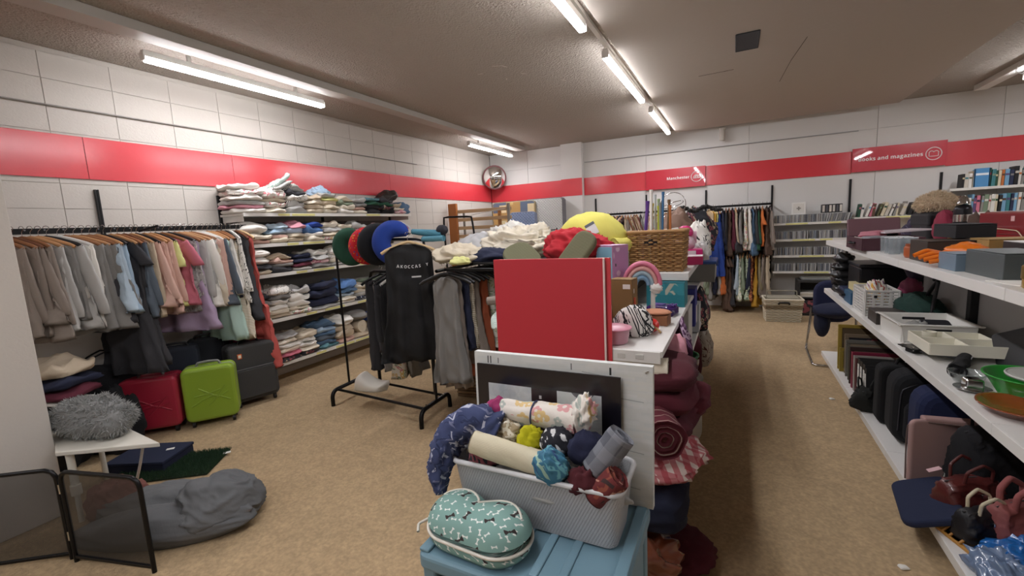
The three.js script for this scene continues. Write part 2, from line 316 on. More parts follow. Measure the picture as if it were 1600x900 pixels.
batten('lit batten lamp over the left wall behind the camera', -4.05, 3.02, 2.6, .95);
batten('nearest lit batten lamp in the middle ceiling row', -1.04, 3.04, -1.8, -3.47);
batten('second lit batten lamp in the middle ceiling row', -1.03, 3.04, -4.08, -5.84);
batten('farthest lit batten lamp in the middle ceiling row', -1.02, 3.04, -6.4, -8.2);
batten('middle-row batten lamp straight above the camera', -1.04, 3.04, .5, -1.2);
batten('middle-row batten lamp behind the camera', -1.04, 3.04, 2.8, 1.1);
batten('lit batten lamp at the right edge above the bookshelves', 3.02, 3.02, -5.9, -7.6);
batten('right-row batten lamp beyond the housewares shelf', 3.02, 3.02, -1.5, -3.2);
struct('cable_trunking', join(at(bx(.15, .07, 9.5, .004), 0, 0, 0), at(bx(.03, .012, 9.4), -.085, -.028, 0)), C('#aca8a0', .6), [-3.84, YC - .036, -3.6]);
struct('cable_trunking', bx(.04, .03, 11, .004), mWhiteMetal, [-1.04, YC - .016, -2.8]);
struct('cable_trunking', bx(.14, .07, 11, .004), mWhiteMetal, [2.93, YC - .036, -2.95]);
struct('cable', tube([[0, 0, 0], [.02, -.09, -.06], [.01, -.14, -.13], [-.02, -.1, -.19], [-.01, -.02, -.17]], .006, 6, 24), mWhiteMetal, [2.87, 3.16, -7.2]);
struct('cable', tube([[0, 0, 0], [-.02, -.05, -.05], [0, -.1, -.06], [.03, -.12, -.02]], .005, 6, 20), mWhiteMetal, [-4.1, 3.16, -6.45]);

// ---------- cloth palette ----------
const PAL = { white: '#e9e6df', ivory: '#e3dac8', cream: '#d8ccb6', beige: '#c2b29b', sand: '#b59f80', blush: '#d8b3a5', pink: '#d99aa8', rose: '#c56f80', 'hot pink': '#c9306f', sky: '#a3bbd0', blue: '#5a7fb4', royal: '#2b4796', denim: '#56728f', navy: '#262b42', black: '#18181b', charcoal: '#38383c', grey: '#84827f', silver: '#b4b3b0', taupe: '#8d8279', brown: '#574439', maroon: '#5a2030', red: '#b0232e', coral: '#bd5750', rust: '#a5573a', orange: '#d2753f', mustard: '#b98d33', yellow: '#d8d06a', lemon: '#dfdf96', sage: '#8c9a85', green: '#2f5a46', olive: '#6a6a4c', teal: '#5f8a93', mint: '#b5d0c6', lilac: '#a591ab', purple: '#4b2d6b', 'pale blue': '#b6c9d8', khaki: '#8b8065', 'slate blue': '#5b6570' };
const PRINT = {
  'red-printed white': () => pat('brush', '#e9e6df', '#c4747a', '#d8d2c8'), 'floral white': () => pat('floral', '#e7e3da', '#c98c92', '#8ea58c', '#d2b779'), 'black and white striped': () => pat('vstripe', '#e8e6e2', '#26262a'),
  'leafy white': () => pat('leaf', '#e4e4da', '#8fae86', '#c6cf9a'), 'leafy green': () => pat('leaf', '#a9b8a0', '#45624f', '#e4e0d0'), 'blue striped': () => pat('vstripe', '#c9d3de', '#5a78a8'), 'black-printed white': () => pat('brush', '#e6e3dc', '#e6e3dc', '#222226'), 'pink floral': () => pat('floral', '#d9b5b8', '#b45f78', '#eadbd6'), 'grey marbled': () => pat('brush', '#a2a09e', '#7d7c7c', '#bdbbb8'),
  'spotted navy': () => pat('specks', '#23283c', '#d9dade'), 'mint striped': () => pat('vstripe', '#dfe6e0', '#8fb5ab'), 'beige striped': () => pat('vstripe', '#ddd6c6', '#a9987c'), 'rust floral': () => pat('floral', '#8a4b36', '#c98f5c', '#3f2a24'), 'dark floral': () => pat('floral', '#2a2a30', '#8c4a52', '#b9a58c'), 'red checked': () => pat('check', '#e0cfc8', '#a3323c'),
};
function cloth(s) { return PRINT[s] ? F(s, PRINT[s]()) : F(PAL[s]); }

// ---------- garments and hangers ----------
function garmentGeo(kind, seed) {
  return cache('g' + kind + seed, () => {
    const P = { shirt: [.2, .68, .22, .035, .5], tee: [.2, .62, .22, .03, .2], blouse: [.19, .6, .25, .04, .46], dress: [.18, 1.02, .28, .05, 0], longdress: [.18, 1.2, .27, .05, .18], jacket: [.21, .72, .23, .06, .54], skirt: [.15, .66, .24, .05, 0], trousers: [.17, .86, .16, .035, 0], vest: [.17, .62, .22, .035, 0] }[kind];
    const [W, L, H, T, sl] = P, R = rng(seed + 5), k = 3 + (R() * 3 | 0), ph = R() * 6, n = 38, rings = [], M = 20, sway = (R() - .5) * .1;
    const flat = kind === 'skirt' || kind === 'trousers';
    for (let i = 0; i <= M; i++) {
      const t = i / M, ring = []; let y, hw;
      if (flat) { y = -L * t - .03; hw = lerp(W, H, t); }
      else if (i < 4) { const q = i / 3; y = -.012 - .075 * q; hw = lerp(.06, W, Math.sqrt(q)); }
      else { const q = (i - 3) / (M - 3); y = -.087 - (L - .087) * q; hw = lerp(W, H, Math.pow(q, 1.3)) * (1 - .1 * sin(q * PI) * (kind === 'dress' ? 1 : .5)); }
      const q = clamp(-y / L), th = lerp(.014, T, Math.pow(q, .6));
      for (let j = 0; j < n; j++) {
        const a = j / n * 2 * PI, ca = cos(a), sa = sin(a), x = Math.sign(ca) * Math.pow(abs(ca), .75) * hw;
        const rdg = Math.pow(1 - min(1, abs(ns(x * 8 + seed, y * 2.2 + x * 2, sa)) * 2.4), 1.6), cr = Math.pow(1 - min(1, abs(ns(x * 5 + y * 5, y * 8 + seed, sa * .7)) * 2.4), 1.6);
        const fold = (.03 * (rdg - .3) * (.35 + q) + .022 * (cr - .3)) * Math.sign(sa || 1) + .022 * q * sin(k * x / hw * 2.2 + ph) + .016 * q * ns(x * 16 + seed, y * 5, sa) + .014 * ns(x * 9, y * 12 + seed, 2) * q;
        ring.push([x + sway * q * q + .018 * q * ns(y * 6, seed, sa), y + (i === M ? .02 * ns(x * 12, seed, 4) : 0), Math.sign(sa) * Math.pow(abs(sa), .6) * th * (1 + .3 * sin(k * 2 * x / hw + ph)) + fold]);
      }
      rings.push(ring);
    }
    const gs = [loft(rings)];
    if (sl) for (const s of [-1, 1]) {
      const rs = [], m = 10, out = (R() - .3) * .08, bend = (R() - .5) * .12;
      for (let i = 0; i <= 10; i++) {
        const t = i / 10, r = lerp(.062, sl > .3 ? .042 : .065, t) * (i === 10 ? .85 : 1), cx = s * (W - .035 + (.05 + out) * sin(t * 1.4)), cy = -.075 - sl * t, cz = bend * t * t;
        const ring = []; for (let j = 0; j < m; j++) { const a = j / m * 2 * PI, q = r * (1 + .28 * ns(cos(a) * 1.5 + seed, t * 7, sin(a) * 1.5 + s)); ring.push([cx + cos(a) * q * .85 + s * (1 - t) * -.01, cy + cos(a) * s * .03 * (1 - t), cz + sin(a) * q * lerp(.35, .8, t)]); }
        rs.push(ring);
      }
      gs.push(loft(rs));
    }
    return gs.length > 1 ? join(gs) : gs[0];
  });
}
const gHangArm = cache('hangArm', () => { const g = tube([[-.205, -.085, 0], [-.17, -.062, 0], [-.07, -.022, 0], [0, -.004, 0], [.07, -.022, 0], [.17, -.062, 0], [.205, -.085, 0]], .0135, 6, 22); g.scale(1, 1, .75); return g; });
const gHangHook = cache('hangHook', () => tube([[0, -.006, 0], [0, .028, 0], [.004, .04, 0], [.018, .052, 0], [.02, .066, 0], [.006, .076, 0], [-.012, .07, 0], [-.017, .058, 0]], .0025, 5, 18));
const WOOD = { pine: C('#b98a5c', .55), oak: C('#8f5f3a', .55), pale: C('#d1b487', .5), black: C('#151517', .4), white: C('#dcdad4', .4), brown: C('#6d4328', .5) };
function hang(p, turn, kind, spec, wood, labels, groups, seed, s = 1, sx = 1) {       // one garment on its own hanger, p = point on top of the rail
  const h = thing('clothes_hanger', labels[1], 'hanger', [p[0], p[1] - .066, p[2]], turn, groups[1]);
  part(h, 'arm', gHangArm, WOOD[wood]); part(h, 'hook', gHangHook, mChrome);
  one(kind === 'longdress' ? 'dress' : kind, labels[0], kind === 'longdress' ? 'dress' : kind, garmentGeo(kind, seed % 4), cloth(spec), [p[0], p[1] - .088, p[2]], [0, turn, 0], groups[0], [sx, s, .75]);
}
const article = { shirt: 'shirt', tee: 'tee', blouse: 'blouse', dress: 'dress', longdress: 'long dress', jacket: 'jacket', skirt: 'skirt', trousers: 'trousers', vest: 'vest' };
function railOf(list, start, step, turn, where, groups, o = {}) {             // list: 'kind spec|wood' along the rail
  const R = rng(o.seed || 1);
  list.forEach((e, i) => {
    const [ks, wood = 'pine', sc] = e.split('|'), sp = ks.indexOf(' '), kind = ks.slice(0, sp), spec = ks.slice(sp + 1);
    const p = start.map((v, k) => v + step[k] * (i + (R() - .5) * .35));
    const n = ord(i + 1);
    hang(p, turn + ns(i * .31, (o.seed || 1) * 1.7, .5) * 1.4 * (o.jit ?? .5) + (R() - .5) * .06 + (o.lean || 0), kind, spec, wood, [`${spec} ${article[kind]}, ${n} ${where}`, `${wood}${wood === 'black' || wood === 'white' ? '' : ' wooden'} hanger, ${n} ${where}`], groups, (o.seed || 1) * 3 + i * 7, parseFloat(sc || 1), sc && sc.includes('x') ? +sc.split('x')[1] : o.sx || 1);
  });
}

// ---------- left wall: slotted uprights, clothes rail, shelves ----------
function upright(label, x, z, y0, y1, turn = 0) {
  const h = y1 - y0, o = thing('slotted_upright', label, 'wall upright', [x, y0, z], turn, 'black slotted wall uprights');
  part(o, 'channel', join(at(bx(.004, h, .03), 0, h / 2, 0), at(bx(.02, h, .005), .009, h / 2, .0125), at(bx(.02, h, .005), .009, h / 2, -.0125), at(bx(.004, h, .008), .017, h / 2, .006), at(bx(.004, h, .008), .017, h / 2, -.006)), mBlack);
}
upright('black slotted upright holding the left clothes rail', XL + .005, -1.87, .4, 2.09);
upright('black slotted upright where clothes rail meets folded clothes shelves', XL + .005, -2.86, .15, 2.08);
upright('black slotted upright behind the middle of the left shelves', XL + .005, -4.15, .15, 1.95);
upright('black slotted upright at the far end of the left shelves', XL + .005, -5.42, .15, 1.95);
{
  const o = thing('clothes_rail', 'black slotted clothes rail along the left wall', 'clothes rail', [-4.45, 1.745, -1.85]);
  part(o, 'rail', bx(.014, .04, 2.1, .002), mBlackMetal); const slot = C('#77777a', .4, { metalness: .6 });
  for (let i = 0; i < 20; i++) part(o, 'stud', cyl(.006, .006, .004, 8), slot, [.008, .008, -.98 + i * .102], [0, 0, PI / 2]);
  for (const z of [-.02, -.99]) part(o, 'arm', bx(.32, .03, .014), mBlackMetal, [-.165, 0, z]);
  part(o, 'prong', join(at(bx(.16, .018, .016), .02, .0, 0, 0, 0, .25)), mBlackMetal, [.06, 0, -.15], [0, .6, 0]);
}
railOf(['shirt taupe|oak', 'shirt taupe|oak', 'blouse taupe|brown', 'jacket taupe|oak', 'shirt silver|pine', 'blouse grey|pine', 'shirt silver|black', 'shirt white|white', 'jacket grey|oak', 'shirt grey|pine', 'jacket grey|oak', 'shirt charcoal|oak', 'blouse pale blue|pine', 'blouse sky|black', 'longdress charcoal|pine|.93', 'longdress charcoal|oak|.9', 'shirt slate blue|brown', 'shirt beige|pine', 'blouse blush|black', 'blouse blush|pine', 'shirt blush|pine', 'tee lemon|black', 'tee rose|oak', 'shirt grey marbled|black', 'dress lilac|oak|.85', 'shirt silver|pine', 'shirt white|pine', 'shirt silver|oak', 'shirt cream|white', 'shirt blush|white', 'shirt slate blue|pine', 'dress mint|pine', 'blouse white|oak', 'vest navy|oak', 'dress beige striped|black', 'shirt black-printed white|white', 'dress charcoal|brown|.85', 'dress coral|pale|1.02'], [-4.44, 1.772, -1.14], [0, 0, -.0455], .28, 'from the left on the left wall rail', ['clothes on the left wall rail', 'hangers on the left wall rail'], { seed: 3, jit: .55 });
one('skirt', 'second coral skirt hanging low at the right end of the left rail', 'skirt', garmentGeo('skirt', 1), cloth('coral'), [-4.35, .99, -2.8], [0, .3, 0]);

const mShelf = C('#dedcd6', .45);
function shelfBoard(name, label, cat, w, d, p, turn = 0, strips = []) {       // front edge towards local +z
  const o = thing(name, label, cat, p, turn);
  part(o, 'board', bx(w, .025, d, .003), mShelf, [0, -.0125, 0]);
  part(o, 'front_lip', bx(w, .036, .012, .002), mShelf, [0, -.018, d / 2 + .005]);
  for (const s of [-1, 1]) part(o, 'bracket', bx(.006, .06, d - .04, .002), mShelf, [s * (w / 2 - .02), -.055, -.01]);
  for (const [x, l] of strips) part(o, 'price_strip', bx(l, .024, .003, .001), C('#d9d48a', .5), [x, -.018, d / 2 + .0125]);
  return o;
}
const LY = [1.88, 1.56, 1.24, .75, .26], LN = ['top', 'second', 'third', 'fourth', 'bottom'];
LY.forEach((y, i) => shelfBoard('wall_shelf', `white ${LN[i]} wall shelf of folded clothes on the left wall`, 'shelf', 2.6, .38, [-4.59, y, -4.15], PI / 2, [[-.6 + i * .1, .3], [-.85 + i * .07, .14], [.5 - i * .1, .25]]));
struct('shelf_back_panel', bx(.01, 1.7, 2.56), C('#77746f', .8), [XL + .035, .95, -4.15]);
// stacks: 'spec:height' bottom to top, one string per stack, from the left (near) to the right (far)
const KINDS = ['shirt', 'jumper', 'towel', 'sheet', 'cloth'];
function stacks(shelf, where, x, y, z0, list, o = {}) {
  const R = rng(o.seed || 9); let z = z0;
  list.forEach((st, i) => {
    const [wd, ...its] = st.split(';'); const w = +wd; let yy = y; const zc = z - w / 2; z -= w;
    its.forEach((it, j) => {
      const [spec, hh, form] = it.split(':'); const h = +hh, sd = (i * 5 + j * 3 + (o.seed || 0)) % 12;
      const lab = `${spec} ${form === 'p' ? 'pillow' : form === 'l' ? 'crumpled cloth' : form === 'r' ? 'rolled cloth' : 'folded cloth'}, ${ord(j + 1)} up in ${ord(i + 1)} stack, ${where}`;
      const px = x + (R() - .5) * .05, tn = (R() - .5) * .4, nm = form === 'p' ? 'pillow' : form === 'r' ? 'rolled_cloth' : 'folded_cloth', grp = 'folded clothes on the left wall shelves';
      if (form === 'r') { one(nm, lab, 'cloth', roll(.34, h / 2, sd, { turns: 3 }), cloth(spec), [px, yy + h / 2, zc], [0, tn, 0], grp); }
      else if (form === 'l' || form === 'p') one(nm, lab, form === 'p' ? 'pillow' : 'cloth', lump(.44, h, w * 1.12, sd, form === 'p' ? { amp: .1, crease: .04, freq: 1.6, flat: .8 } : { amp: .2, crease: .16, flat: .5, n: 36 }), cloth(spec), [px, yy, zc], [0, tn, 0], grp);
      else one(nm, lab, 'cloth', folded(.38, h, Math.round(w * 100) / 100 + .02, sd, form === 'm' ? 2.6 : 1.7, h > .06 ? 4 : 2), cloth(spec), [px, yy, zc], [0, tn, 0], grp);
      yy += h * (form === 'r' ? .96 : form === 'l' || form === 'p' ? .8 : .93);
    });
  });
}
stacks(0, 'top left shelf', -4.58, 1.88, -2.8, [
  '.3;white:.05;pink:.035;silver:.05;white:.06:m;red-printed white:.06:m;white:.05:m', '.26;ivory:.06;red-printed white:.06;cream:.05:m;red-printed white:.06:m;white:.05:m', '.25;silver:.07;black and white striped:.07:m;black-printed white:.07:m;charcoal:.05:m;black and white striped:.06:m', '.24;cream:.05;beige:.06;ivory:.06:m;beige:.05:m', '.24;ivory:.05;cream:.05;beige:.06:m;lemon:.04;silver:.05:m', '.24;white:.05;ivory:.06:m;sage:.05:m;cream:.05:m', '.24;ivory:.05;blush:.04;grey:.06:m;silver:.05:m', '.26;charcoal:.06;black:.06:m;green:.06:m;teal:.04', '.26;black:.06;dark floral:.05;green:.05:m;charcoal:.05:m', '.26;pink floral:.05;ivory:.05;beige:.05:m'], { seed: 11 });
one('folded_cloth', 'pale blue crumpled top lying highest on the top left shelf', 'cloth', lump(.26, .12, .22, 5, { crease: .2 }), cloth('sky'), [-4.55, 2.08, -3.92], [0, .3, 0]);
one('striped_cloth', 'mint striped folded cloths tipped up against the red band', 'cloth', folded(.34, .05, .3, 3, 2, 3), cloth('mint striped'), [-4.56, 2.17, -3.36], [.5, .3, .25]);
one('striped_cloth', 'black and white striped cloth tipped up on the top shelf', 'cloth', folded(.34, .05, .28, 5, 2, 3), cloth('black and white striped'), [-4.52, 2.12, -3.33], [.45, .2, .2]);
one('bag', 'dark brown leather bag lying on top of the top left shelf', 'bag', lump(.3, .15, .4, 8, { amp: .1, crease: .08 }), F('#2f2723', null, { roughness: .5 }), [-4.6, 2.08, -5.2], [.3, .2, 0]);
one('folded_jeans', 'dark blue folded jeans at the far end of the top left shelf', 'jeans', folded(.36, .16, .26, 6, 1.5, 5), cloth('denim'), [-4.58, 1.88, -5.36], [0, .2, 0]);
stacks(1, 'second left shelf', -4.58, 1.56, -2.8, [
  '.34;blush:.05;ivory:.05;white:.14:p', '.2;cream:.05;blush:.05;sky:.06:m;pale blue:.06:m', '.22;beige:.05;cream:.05;blue striped:.06:m;pink:.06:m', '.24;ivory:.05;white:.05:m;blue:.07:m;royal:.05', '.26;floral white:.05;cream:.05;silver:.06:m;ivory:.06:m', '.24;white:.04;sage:.04;white:.06:m;ivory:.05:m', '.22;blue striped:.05;lilac:.04;floral white:.05;silver:.06:m', '.24;navy:.05;grey:.05;silver:.07:m', '.24;beige:.05;blush:.06:m;pink floral:.07:m', '.26;black:.06;charcoal:.05;grey:.06:m', '.16;navy:.06;rose:.06:m'], { seed: 21 });
stacks(2, 'third left shelf', -4.58, 1.24, -2.8, [
  '.32;cream:.05;charcoal:.05;white:.1:p;white:.1:p', '.24;charcoal:.06;grey:.04;blush:.05:m;beige:.05:m', '.24;white:.04;maroon:.05;navy:.05;navy:.05', '.28;grey:.05;pink floral:.05:m;silver:.05:m;white:.06:m', '.26;silver:.04;ivory:.05;white:.06:m;white:.06:m', '.26;grey:.05;taupe:.04;ivory:.05:m;white:.06:m', '.26;beige:.05;taupe:.05;ivory:.06:m', '.26;grey:.05;floral white:.06:m;white:.06:m', '.3;silver:.06;white:.07:m;ivory:.06:m', '.22;taupe:.06;ivory:.07:m'], { seed: 31 });
stacks(3, 'fourth left shelf', -4.58, .75, -2.8, [
  '.22;ivory:.04;white:.04;ivory:.04;cream:.05:m;grey:.07:m;black:.05:m', '.24;beige:.04;ivory:.05;white:.06;white:.06:m;grey:.06:m;black-printed white:.07:m', '.26;floral white:.05;ivory:.04;white:.07;white:.07:m;black and white striped:.08:m', '.42;silver:.04;navy:.1;navy:.1', '.3;white:.04;ivory:.05;pale blue:.05;denim:.06:m;blue:.08:m', '.26;spotted navy:.05;silver:.05;ivory:.06;ivory:.05:m', '.28;mint:.04;dark floral:.05;beige:.05;navy:.06:m;sage:.06:m', '.3;spotted navy:.06;beige:.05;navy:.06;mint:.06:m', '.3;white:.06;grey:.06;sky:.07:m'], { seed: 41 });
one('bag', 'flat navy bag with a tan leather strip on the fourth left shelf', 'bag', folded(.36, .09, .4, 2, .6, 2), cloth('navy'), [-4.52, .965, -3.75], [0, .3, .15]);
stacks(4, 'bottom left shelf', -4.58, .26, -2.8, [
  '.26;beige:.06;taupe:.05;beige:.07:m;taupe:.06:m', '.26;dark floral:.05;rose:.04;ivory:.06;white:.05;ivory:.06;silver:.05:m', '.26;dark floral:.05;ivory:.05;white:.05;white:.06:m;cream:.06:m', '.28;teal:.05;denim:.05;slate blue:.06;denim:.05;sky:.06;denim:.07:m', '.26;blush:.06;beige:.1:m;beige:.08:m;white:.12:l', '.3;beige:.07;cream:.16:r;grey:.14:p', '.26;cream:.06;ivory:.12:r;royal:.1:l', '.3;navy:.08;grey:.08;charcoal:.1:l', '.3;rose:.08;ivory:.1:m'], { seed: 51 });

// ---------- suitcases ----------
function roundRect(w, h, r) { const s = new THREE.Shape(); s.moveTo(-w / 2 + r, 0); s.lineTo(w / 2 - r, 0); s.quadraticCurveTo(w / 2, 0, w / 2, r); s.lineTo(w / 2, h - r); s.quadraticCurveTo(w / 2, h, w / 2 - r, h); s.lineTo(-w / 2 + r, h); s.quadraticCurveTo(-w / 2, h, -w / 2, h - r); s.lineTo(-w / 2, r); s.quadraticCurveTo(-w / 2, 0, -w / 2 + r, 0); return s; }
const slab = (w, h, d, r, b = .012, cs = 5) => new THREE.ExtrudeGeometry(roundRect(w - 2 * b, h - 2 * b, max(.001, r - b)), { depth: d - 2 * b, bevelThickness: b, bevelSize: b, bevelSegments: 3, curveSegments: cs }).translate(0, b, b - d / 2);   // base y=0, centred in z
function suitcase(label, p, turn, w, h, d, mat, o = {}) {
  const g = thing('suitcase', label, 'suitcase', p, turn, 'suitcases under the left rail'), y0 = .05;
  part(g, 'front_shell', slab(w, h, d * .5, .06, .03), mat, [0, y0, d * .25]);
  part(g, 'rear_shell', slab(w, h, d * .5, .06, .03), o.rear || mat, [0, y0, -d * .25]);
  part(g, 'zip_band', slab(w - .006, h - .006, .024, .05, .003), o.zip || C('#8a8a86', .5), [0, y0 + .003, 0]);
  const hd = o.handle || C('#7b7b78', .45);
  part(g, 'top_handle', tube([[-.09, 0, 0], [-.075, .028, 0], [0, .034, 0], [.075, .028, 0], [.09, 0, 0]], .011, 8, 20), hd, [0, y0 + h - .004, 0]);
  for (const sx of [-1, 1]) for (const sz of [-1, 1]) { const wl = part(g, 'wheel', cyl(.025, .025, .022, 16), mBlack, [sx * (w / 2 - .05), .025, sz * (d / 2 - .035)], [0, 0, PI / 2]); part(wl, 'wheel_housing', bx(.04, .03, .035, .006), mBlack, [.03, 0, 0]); }
  if (o.ribs) o.ribs.forEach(r => part(g, 'embossed_ridge', tube(r.map(([x, y]) => [x * w, y * h, 0]), .007, 6, 24), mat, [0, y0, d / 2 - .001]));
  if (o.tall) part(g, 'pull_handle', bent([[-.09, 0, 0], [-.09, o.tall, 0], [.09, o.tall, 0], [.09, 0, 0]], .008, .025), mBlack, [0, y0 + h - .02, -d * .3]);
  if (o.tagc) { const t = part(g, 'luggage_tag', bx(.04, .05, .006, .003), C(o.tagc, .5), [-.12, y0 + h * .82, d / 2 + .006]); part(t, 'tag_card', bx(.026, .03, .003), C('#f0e6d2', .7), [0, 0, .004]); }
  if (o.pocket) part(g, 'front_pocket', slab(w * .84, h * .5, .03, .03, .01), mat, [0, y0 + .04, d / 2 + .01]);
  if (o.pocket) part(g, 'pocket_zip', bx(w * .8, .008, .006), C('#6a6a6c', .4), [0, y0 + .04 + h * .52, d / 2 + .02]);
  return g;
}
const waves = [[[-.36, .3], [-.1, .42], [.1, .46], [.36, .34]], [[-.2, .62], [0, .5], [.15, .42], [.34, .5]], [[-.05, .28], [.1, .4], [.3, .62]], [[-.3, .48], [-.05, .5], [.2, .56]]];
suitcase('crimson red hard shell suitcase under the left rail', [-4.47, 0, -1.9], .8, .42, .45, .22, C('#a4283d', .35, { clearcoat: .3 }), { ribs: waves, zip: C('#8d2134', .5) });
suitcase('lime green hard shell suitcase beside the red one', [-4.18, 0, -2.21], .92, .4, .48, .2, C('#8aa832', .35, { clearcoat: .3 }), { ribs: waves, zip: C('#9aa58a', .5) });
suitcase('dark grey soft suitcase with orange tag beside the green one', [-4.3, 0, -2.66], 1.3, .42, .56, .24, F('#3d3d3d', null, { roughness: .8 }), { pocket: 1, tagc: '#c8622c', zip: C('#2b2b2c', .6), handle: mBlack });
suitcase('navy soft case standing behind the green suitcase', [-4.6, 0, -2.18], 1.0, .34, .62, .2, F('#2b303b'), { zip: C('#1e2129', .6), handle: mBlack, pocket: 1 });
suitcase('black backpack-like case behind the grey suitcase', [-4.62, 0, -2.45], 1.2, .3, .64, .17, F('#1f2126'), { zip: C('#17181b', .6), handle: mBlack, pocket: 1 });
suitcase('pink trolley case with raised black pull handle', [-4.6, 0, -2.87], 1.35, .34, .6, .2, F('#b32861'), { zip: C('#3a1a28', .6), handle: mBlack, tall: .28, pocket: 1 });

// ---------- near left corner ----------
{
  const t = thing('side_table', 'small white tapered table holding the grey plush toy', 'table', [0, 0, 0]);
  const s = new THREE.Shape([[-3.5, .98], [-3.04, 1.27], [-3.44, 1.3], [-3.96, 1.4], [-3.96, 1.05], [-3.66, 1.03]].map(p => new THREE.Vector2(...p)));
  const g = new THREE.ExtrudeGeometry(s, { depth: .016, bevelThickness: .006, bevelSize: .01, bevelSegments: 3 }); g.rotateX(-PI / 2);
  part(t, 'table_top', g, C('#e6e2d6', .4), [0, .425, 0]);
  const lm = C('#ddd9cc', .4);
  part(t, 'leg', join(tube([[-3.48, .43, -1.02], [-3.475, .36, -1.02], [-3.46, .2, -1.015]], .02, 10, 16), at(cyl(.026, .026, .06, 14), -3.457, .2, -1.014), tube([[-3.46, .2, -1.015], [-3.45, 0, -1.01]], .014, 10, 6)), lm);
  part(t, 'leg', tube([[-3.14, .43, -1.24], [-3.3, .25, -1.27], [-3.52, .0, -1.3]], .008, 8, 12), mWhiteMetal);
  part(t, 'leg', tube([[-3.9, .43, -1.3], [-3.91, 0, -1.31]], .015, 10, 6), lm);
}
function tufts(src, count, len, seed) {                      // short hairs standing out of a surface
  const R = rng(seed), P = [], sp = src.attributes.position, sn = src.attributes.normal;
  for (let i = 0; i < count; i++) { const k = R() * sp.count | 0, a = new THREE.Vector3().fromBufferAttribute(sp, k), n = new THREE.Vector3().fromBufferAttribute(sn, k); if (a.y < .012) continue; a.x += (R() - .5) * .012; a.z += (R() - .5) * .012; const d = n.clone().add(new THREE.Vector3(R() - .5, R() - .7, R() - .5).multiplyScalar(1.3)).normalize(), q = new THREE.Vector3(R() - .5, R() - .5, R() - .5).normalize(), e = q.clone().cross(d).normalize().multiplyScalar(.0035), l = len * (1 + R() * .8), f = d.clone().cross(e).normalize().multiplyScalar(.0035), t = a.clone().addScaledVector(d, l), b = a.clone().addScaledVector(d, -.004); const v = [b.clone().add(e), b.clone().addScaledVector(e, -.5).add(f), b.clone().addScaledVector(e, -.5).sub(f)]; for (let s = 0; s < 3; s++) P.push(...v[s].toArray(), ...v[(s + 1) % 3].toArray(), ...t.toArray()); }
  const g = new THREE.BufferGeometry(); g.setAttribute('position', new THREE.Float32BufferAttribute(P, 3)); g.computeVertexNormals();
  return g;
}
{ // plush toy, body one mesh, fur tufts as stuff
  const o = thing('plush_toy', 'shaggy grey plush toy lying on the white table', 'plush toy', [-3.6, .448, -1.19], .25), m = F('#8e8f8e', null, { bumpScale: .004 });
  const body = lump(.54, .23, .28, 4, { amp: .1, crease: .05, freq: 2, flat: .75, n: 60, fine: .06 }), parts = [body, at(lump(.2, .17, .2, 7, { amp: .1, crease: .05, n: 30, flat: .8 }), .2, .02, .03), at(lump(.12, .07, .06, 9, { n: 20, flat: .9 }), .1, .17, -.03, 0, 0, .2), at(lump(.08, .08, .08, 3, { n: 20, flat: .9 }), .24, .1, -.02, 0, 0, -.5)];
  part(o, 'body', join(parts), m);
  const g = tufts(join(parts), 5200, .018, 77);
  part(o, 'fur', g, C('#999a98', 1)).userData.kind = 'stuff';
}
one('bag', 'black holdall slumped on the floor behind the white table', 'bag', lump(.4, .5, .3, 3, { crease: .08 }), F('#15161a'), [-4.4, 0, -1.58], [0, .4, 0]);
one('bag', 'black bag heaped under the grey clothes left of the red suitcase', 'bag', lump(.4, .5, .36, 9, { crease: .1 }), F('#1a1a1e'), [-4.5, 0, -1.28], [0, .9, 0]);
softBag('tall black kit bag against the wall behind the red suitcase', .5, .66, .2, 5, F('#17171b'), [-4.66, 0, -1.68], PI / 2 - .1, undefined, { zip: 1, hh: .1 });
softBag('black rucksack under the leftmost grey clothes', .42, .5, .2, 8, F('#1b1b20'), [-4.67, 0, -1.14], PI / 2, undefined, { zip: 1, hh: .08 });
one('folded_cloth', 'cream folded blanket on the heap beneath the leftmost clothes', 'cloth', folded(.4, .1, .34, 4, 2, 4), cloth('beige'), [-4.42, .7, -1.3], [0, .5, .04]);
one('folded_cloth', 'navy folded cloth under the cream blanket at left', 'cloth', folded(.42, .08, .36, 6, 1.5, 3), cloth('navy'), [-4.42, .62, -1.31], [0, .4, 0]);
one('folded_cloth', 'crimson folded cloth low in the heap at left', 'cloth', folded(.4, .07, .34, 8, 1.5, 3), cloth('maroon'), [-4.38, .55, -1.3], [0, .5, 0]);
one('paper_pad', 'white paper pad sticking out of the heap at left', 'paper', folded(.26, .03, .2, 2, .4, 2), C('#d6d3cc', .8), [-4.24, .52, -1.3], [0, .5, -.06]);
{ // grass mat
  const g = thing('grass_mat', 'dark green artificial grass mat on the carpet', 'mat', [-3.62, 0, -1.58], .62);
  part(g, 'backing', bx(.62, .012, .36, .003), C('#1a2a1b', .9), [0, .008, 0]);
  const R = rng(5), P = [], Cc = []; for (let i = 0; i < 9000; i++) { const x = (R() - .5) * .63, z = (R() - .5) * .37, a = R() * 6.3, l = .018 + R() * .016, dx = cos(a) * .0022, dz = sin(a) * .0022; P.push(x - dx, .012, z - dz, x + dx, .012, z + dz, x + (R() - .5) * .016, .012 + l, z + (R() - .5) * .016); }
  const q = new THREE.BufferGeometry(); q.setAttribute('position', new THREE.Float32BufferAttribute(P, 3)); q.computeVertexNormals();
  part(g, 'grass', q, C('#27432a', .8, { side: THREE.DoubleSide })).userData.kind = 'stuff';
  part(g, 'price_tag', bx(.05, .004, .03, .001), C('#e8e6e0', .6), [.32, .022, -.1], [0, .3, 0]);
}
